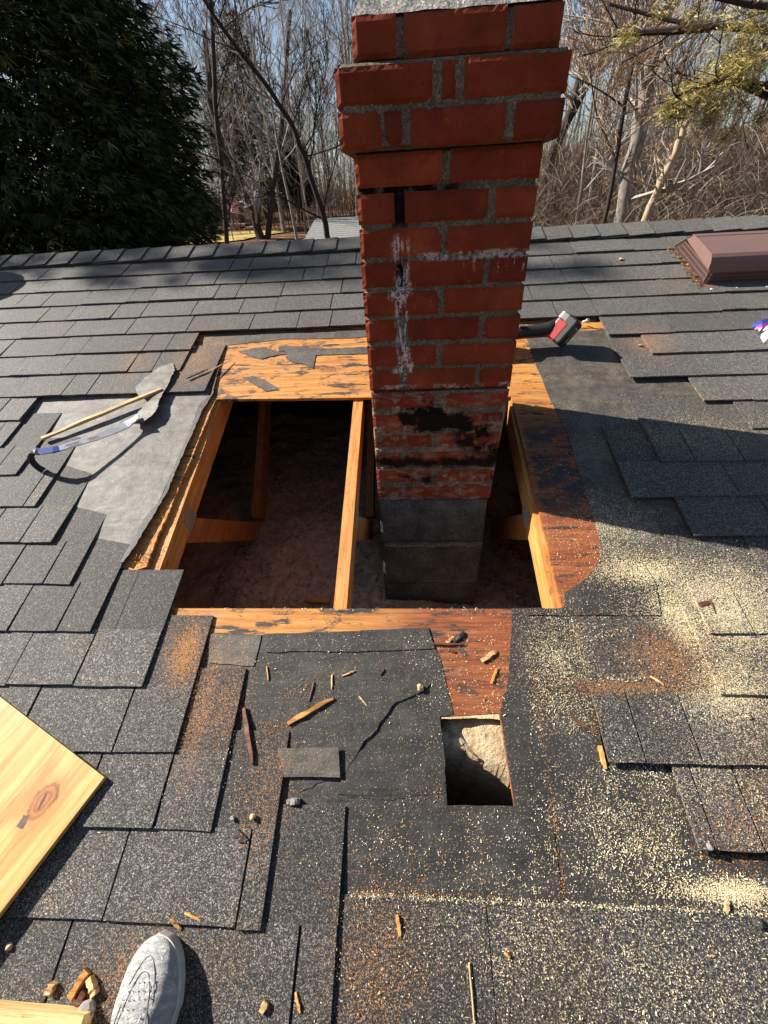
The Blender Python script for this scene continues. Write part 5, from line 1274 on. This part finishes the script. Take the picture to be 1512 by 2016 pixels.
# ------------------------------------------------------------------ neighbouring buildings, flag, woodpile
m = Mat('old_grey_shingle', .85, .2); s_ = m.pos(); w1 = m.math('SINE', m.mul(m.sep(s_)[1], 21.0)); n = m.noise(m.mp(s_, scale=(3, 14, 1)), 2.5, 5)
c = m.ramp(n, [(.3, (.10, .10, .098)), (.7, (.27, .265, .25))]); c = m.mix(m.step(w1, .80, .95), c, (.03, .03, .03)); m.col(c); SHED = m.m
a = AT(590, 474, 20); b_ = AT(740, 470, 20); z1_ = AT(600, 432, 24).z
sh = thing('shed', (0.5 * (a.x + b_.x), a.y + 2.5, zg(a.x, a.y)), 'small shed with a weathered grey shingle roof left of the chimney', 'shed')
xa, xb = a.x, b_.x + 1.8; ya_, yt, yb_ = a.y - .3, a.y + 4.0, a.y + 8.3; ze, zt = a.z - .25, z1_
for (y_, q) in ((ya_, 1), (yb_, -1)):
    mb = MB(); mb.hexa([(xa, y_, ze - .1), (xb, y_, ze - .1), (xb, yt, zt - .1), (xa, yt, zt - .1), (xa, y_, ze), (xb, y_, ze), (xb, yt, zt), (xa, yt, zt)]); fixn(mb.build('roof', SHED, sh))
SHW = simple('grey_boards', (.30, .28, .25), .85, .2, 0, .2, 8)
g = zg(a.x, a.y) - 1; mb = MB(); mb.poly([[(ya_ + .4, g), (yb_ - .4, g), (yb_ - .4, ze - .02), (yt, zt - .22), (ya_ + .4, ze - .02)]], lambda p, q, n: Vector((n, p, q)), (xa + .3, xb - .3)); fixn(mb.build('wall', SHW, sh))
a = AT(425, 440, 62); g = zg(a.x, a.y); hh = thing('neighbour_house', (a.x - 2, a.y + 3, g), 'dim grey house half hidden behind the big evergreen', 'house')
xa, xb = a.x - 8, a.x + 1.2; mb = MB(); mb.box(xa, xb, a.y, a.y + 7, g - .5, g + 2.6); mb.build('wall', simple('grey_siding', (.16, .155, .15), .8), hh)
mb = MB()
for s1, s2 in ((a.y - .4, a.y + 3.5), (a.y + 7.4, a.y + 3.5)): mb.hexa([(xa - .4, s1, g + 2.5), (xb + .4, s1, g + 2.5), (xb + .4, s2, g + 4.4), (xa - .4, s2, g + 4.4), (xa - .4, s1, g + 2.62), (xb + .4, s1, g + 2.62), (xb + .4, s2, g + 4.52), (xa - .4, s2, g + 4.52)])
fixn(mb.build('roof', SHED, hh))
for k in range(3): mb = MB(); mb.box(xb - 2.2 - k * 2.3, xb - 1.2 - k * 2.3, a.y - .03, a.y + .05, g + .9, g + 2.0); mb.build('window', simple('dark_glass', (.02, .022, .025), .2, .5), hh)
p = AT(444, 402, 40); fl = thing('flag', (p.x, p.y, zg(p.x, p.y)), 'small red and white striped flag hanging beside the thin dark trunk', 'flag')
mb = MB(); mb.tube([Vector((p.x, p.y, zg(p.x, p.y))), Vector((p.x, p.y, p.z + .5))], .035, 8); mb.build('pole', SIL, fl)
mb = MB()
for i in range(13):
    for j in range(8):
        f = lambda a_, b2: Vector((p.x + .04 + a_ * .95 * .8, p.y + .10 * math.sin(a_ * 7 + b2), p.z + .42 - b2 * .75 - a_ * .42 - .06 * math.sin(a_ * 5)))
        tn = .5 if (j < 3 and i < 7) else (0 if i % 2 == 0 else 1); mb.quad(f(j / 8, i / 13), f(j / 8, (i + 1) / 13), f((j + 1) / 8, (i + 1) / 13), f((j + 1) / 8, i / 13), tn)
mb.build('cloth', m_tone('flag_cloth', [(0, (.50, .03, .04)), (.3, (.50, .03, .04)), (.45, (.03, .04, .16)), (.6, (.03, .04, .16)), (.8, (.75, .73, .70)), (1, (.75, .73, .70))], .8), fl)
lg = random.Random(6)
for i in range(9):
    x = 452 + i * 7 + lg.uniform(-3, 3); p = hit(x, 452 - i * .3 + lg.uniform(-2, 2)); an = lg.uniform(-.4, .6); d = Vector((math.cos(an), math.sin(an), lg.uniform(-.05, .25))); r = lg.uniform(.10, .2); p.z += r + (.22 if i % 2 else 0)
    mb = MB(); mb.tube([p - d * lg.uniform(.5, 1.1), p + d * lg.uniform(.5, 1.1)], [r, r * .85], 8); tag(mb.build('cut_log', PALE if i % 3 == 0 else DARKBARK), 'cut log lying in the heap on the far edge of the lawn', 'log', 'logs heaped on the lawn')
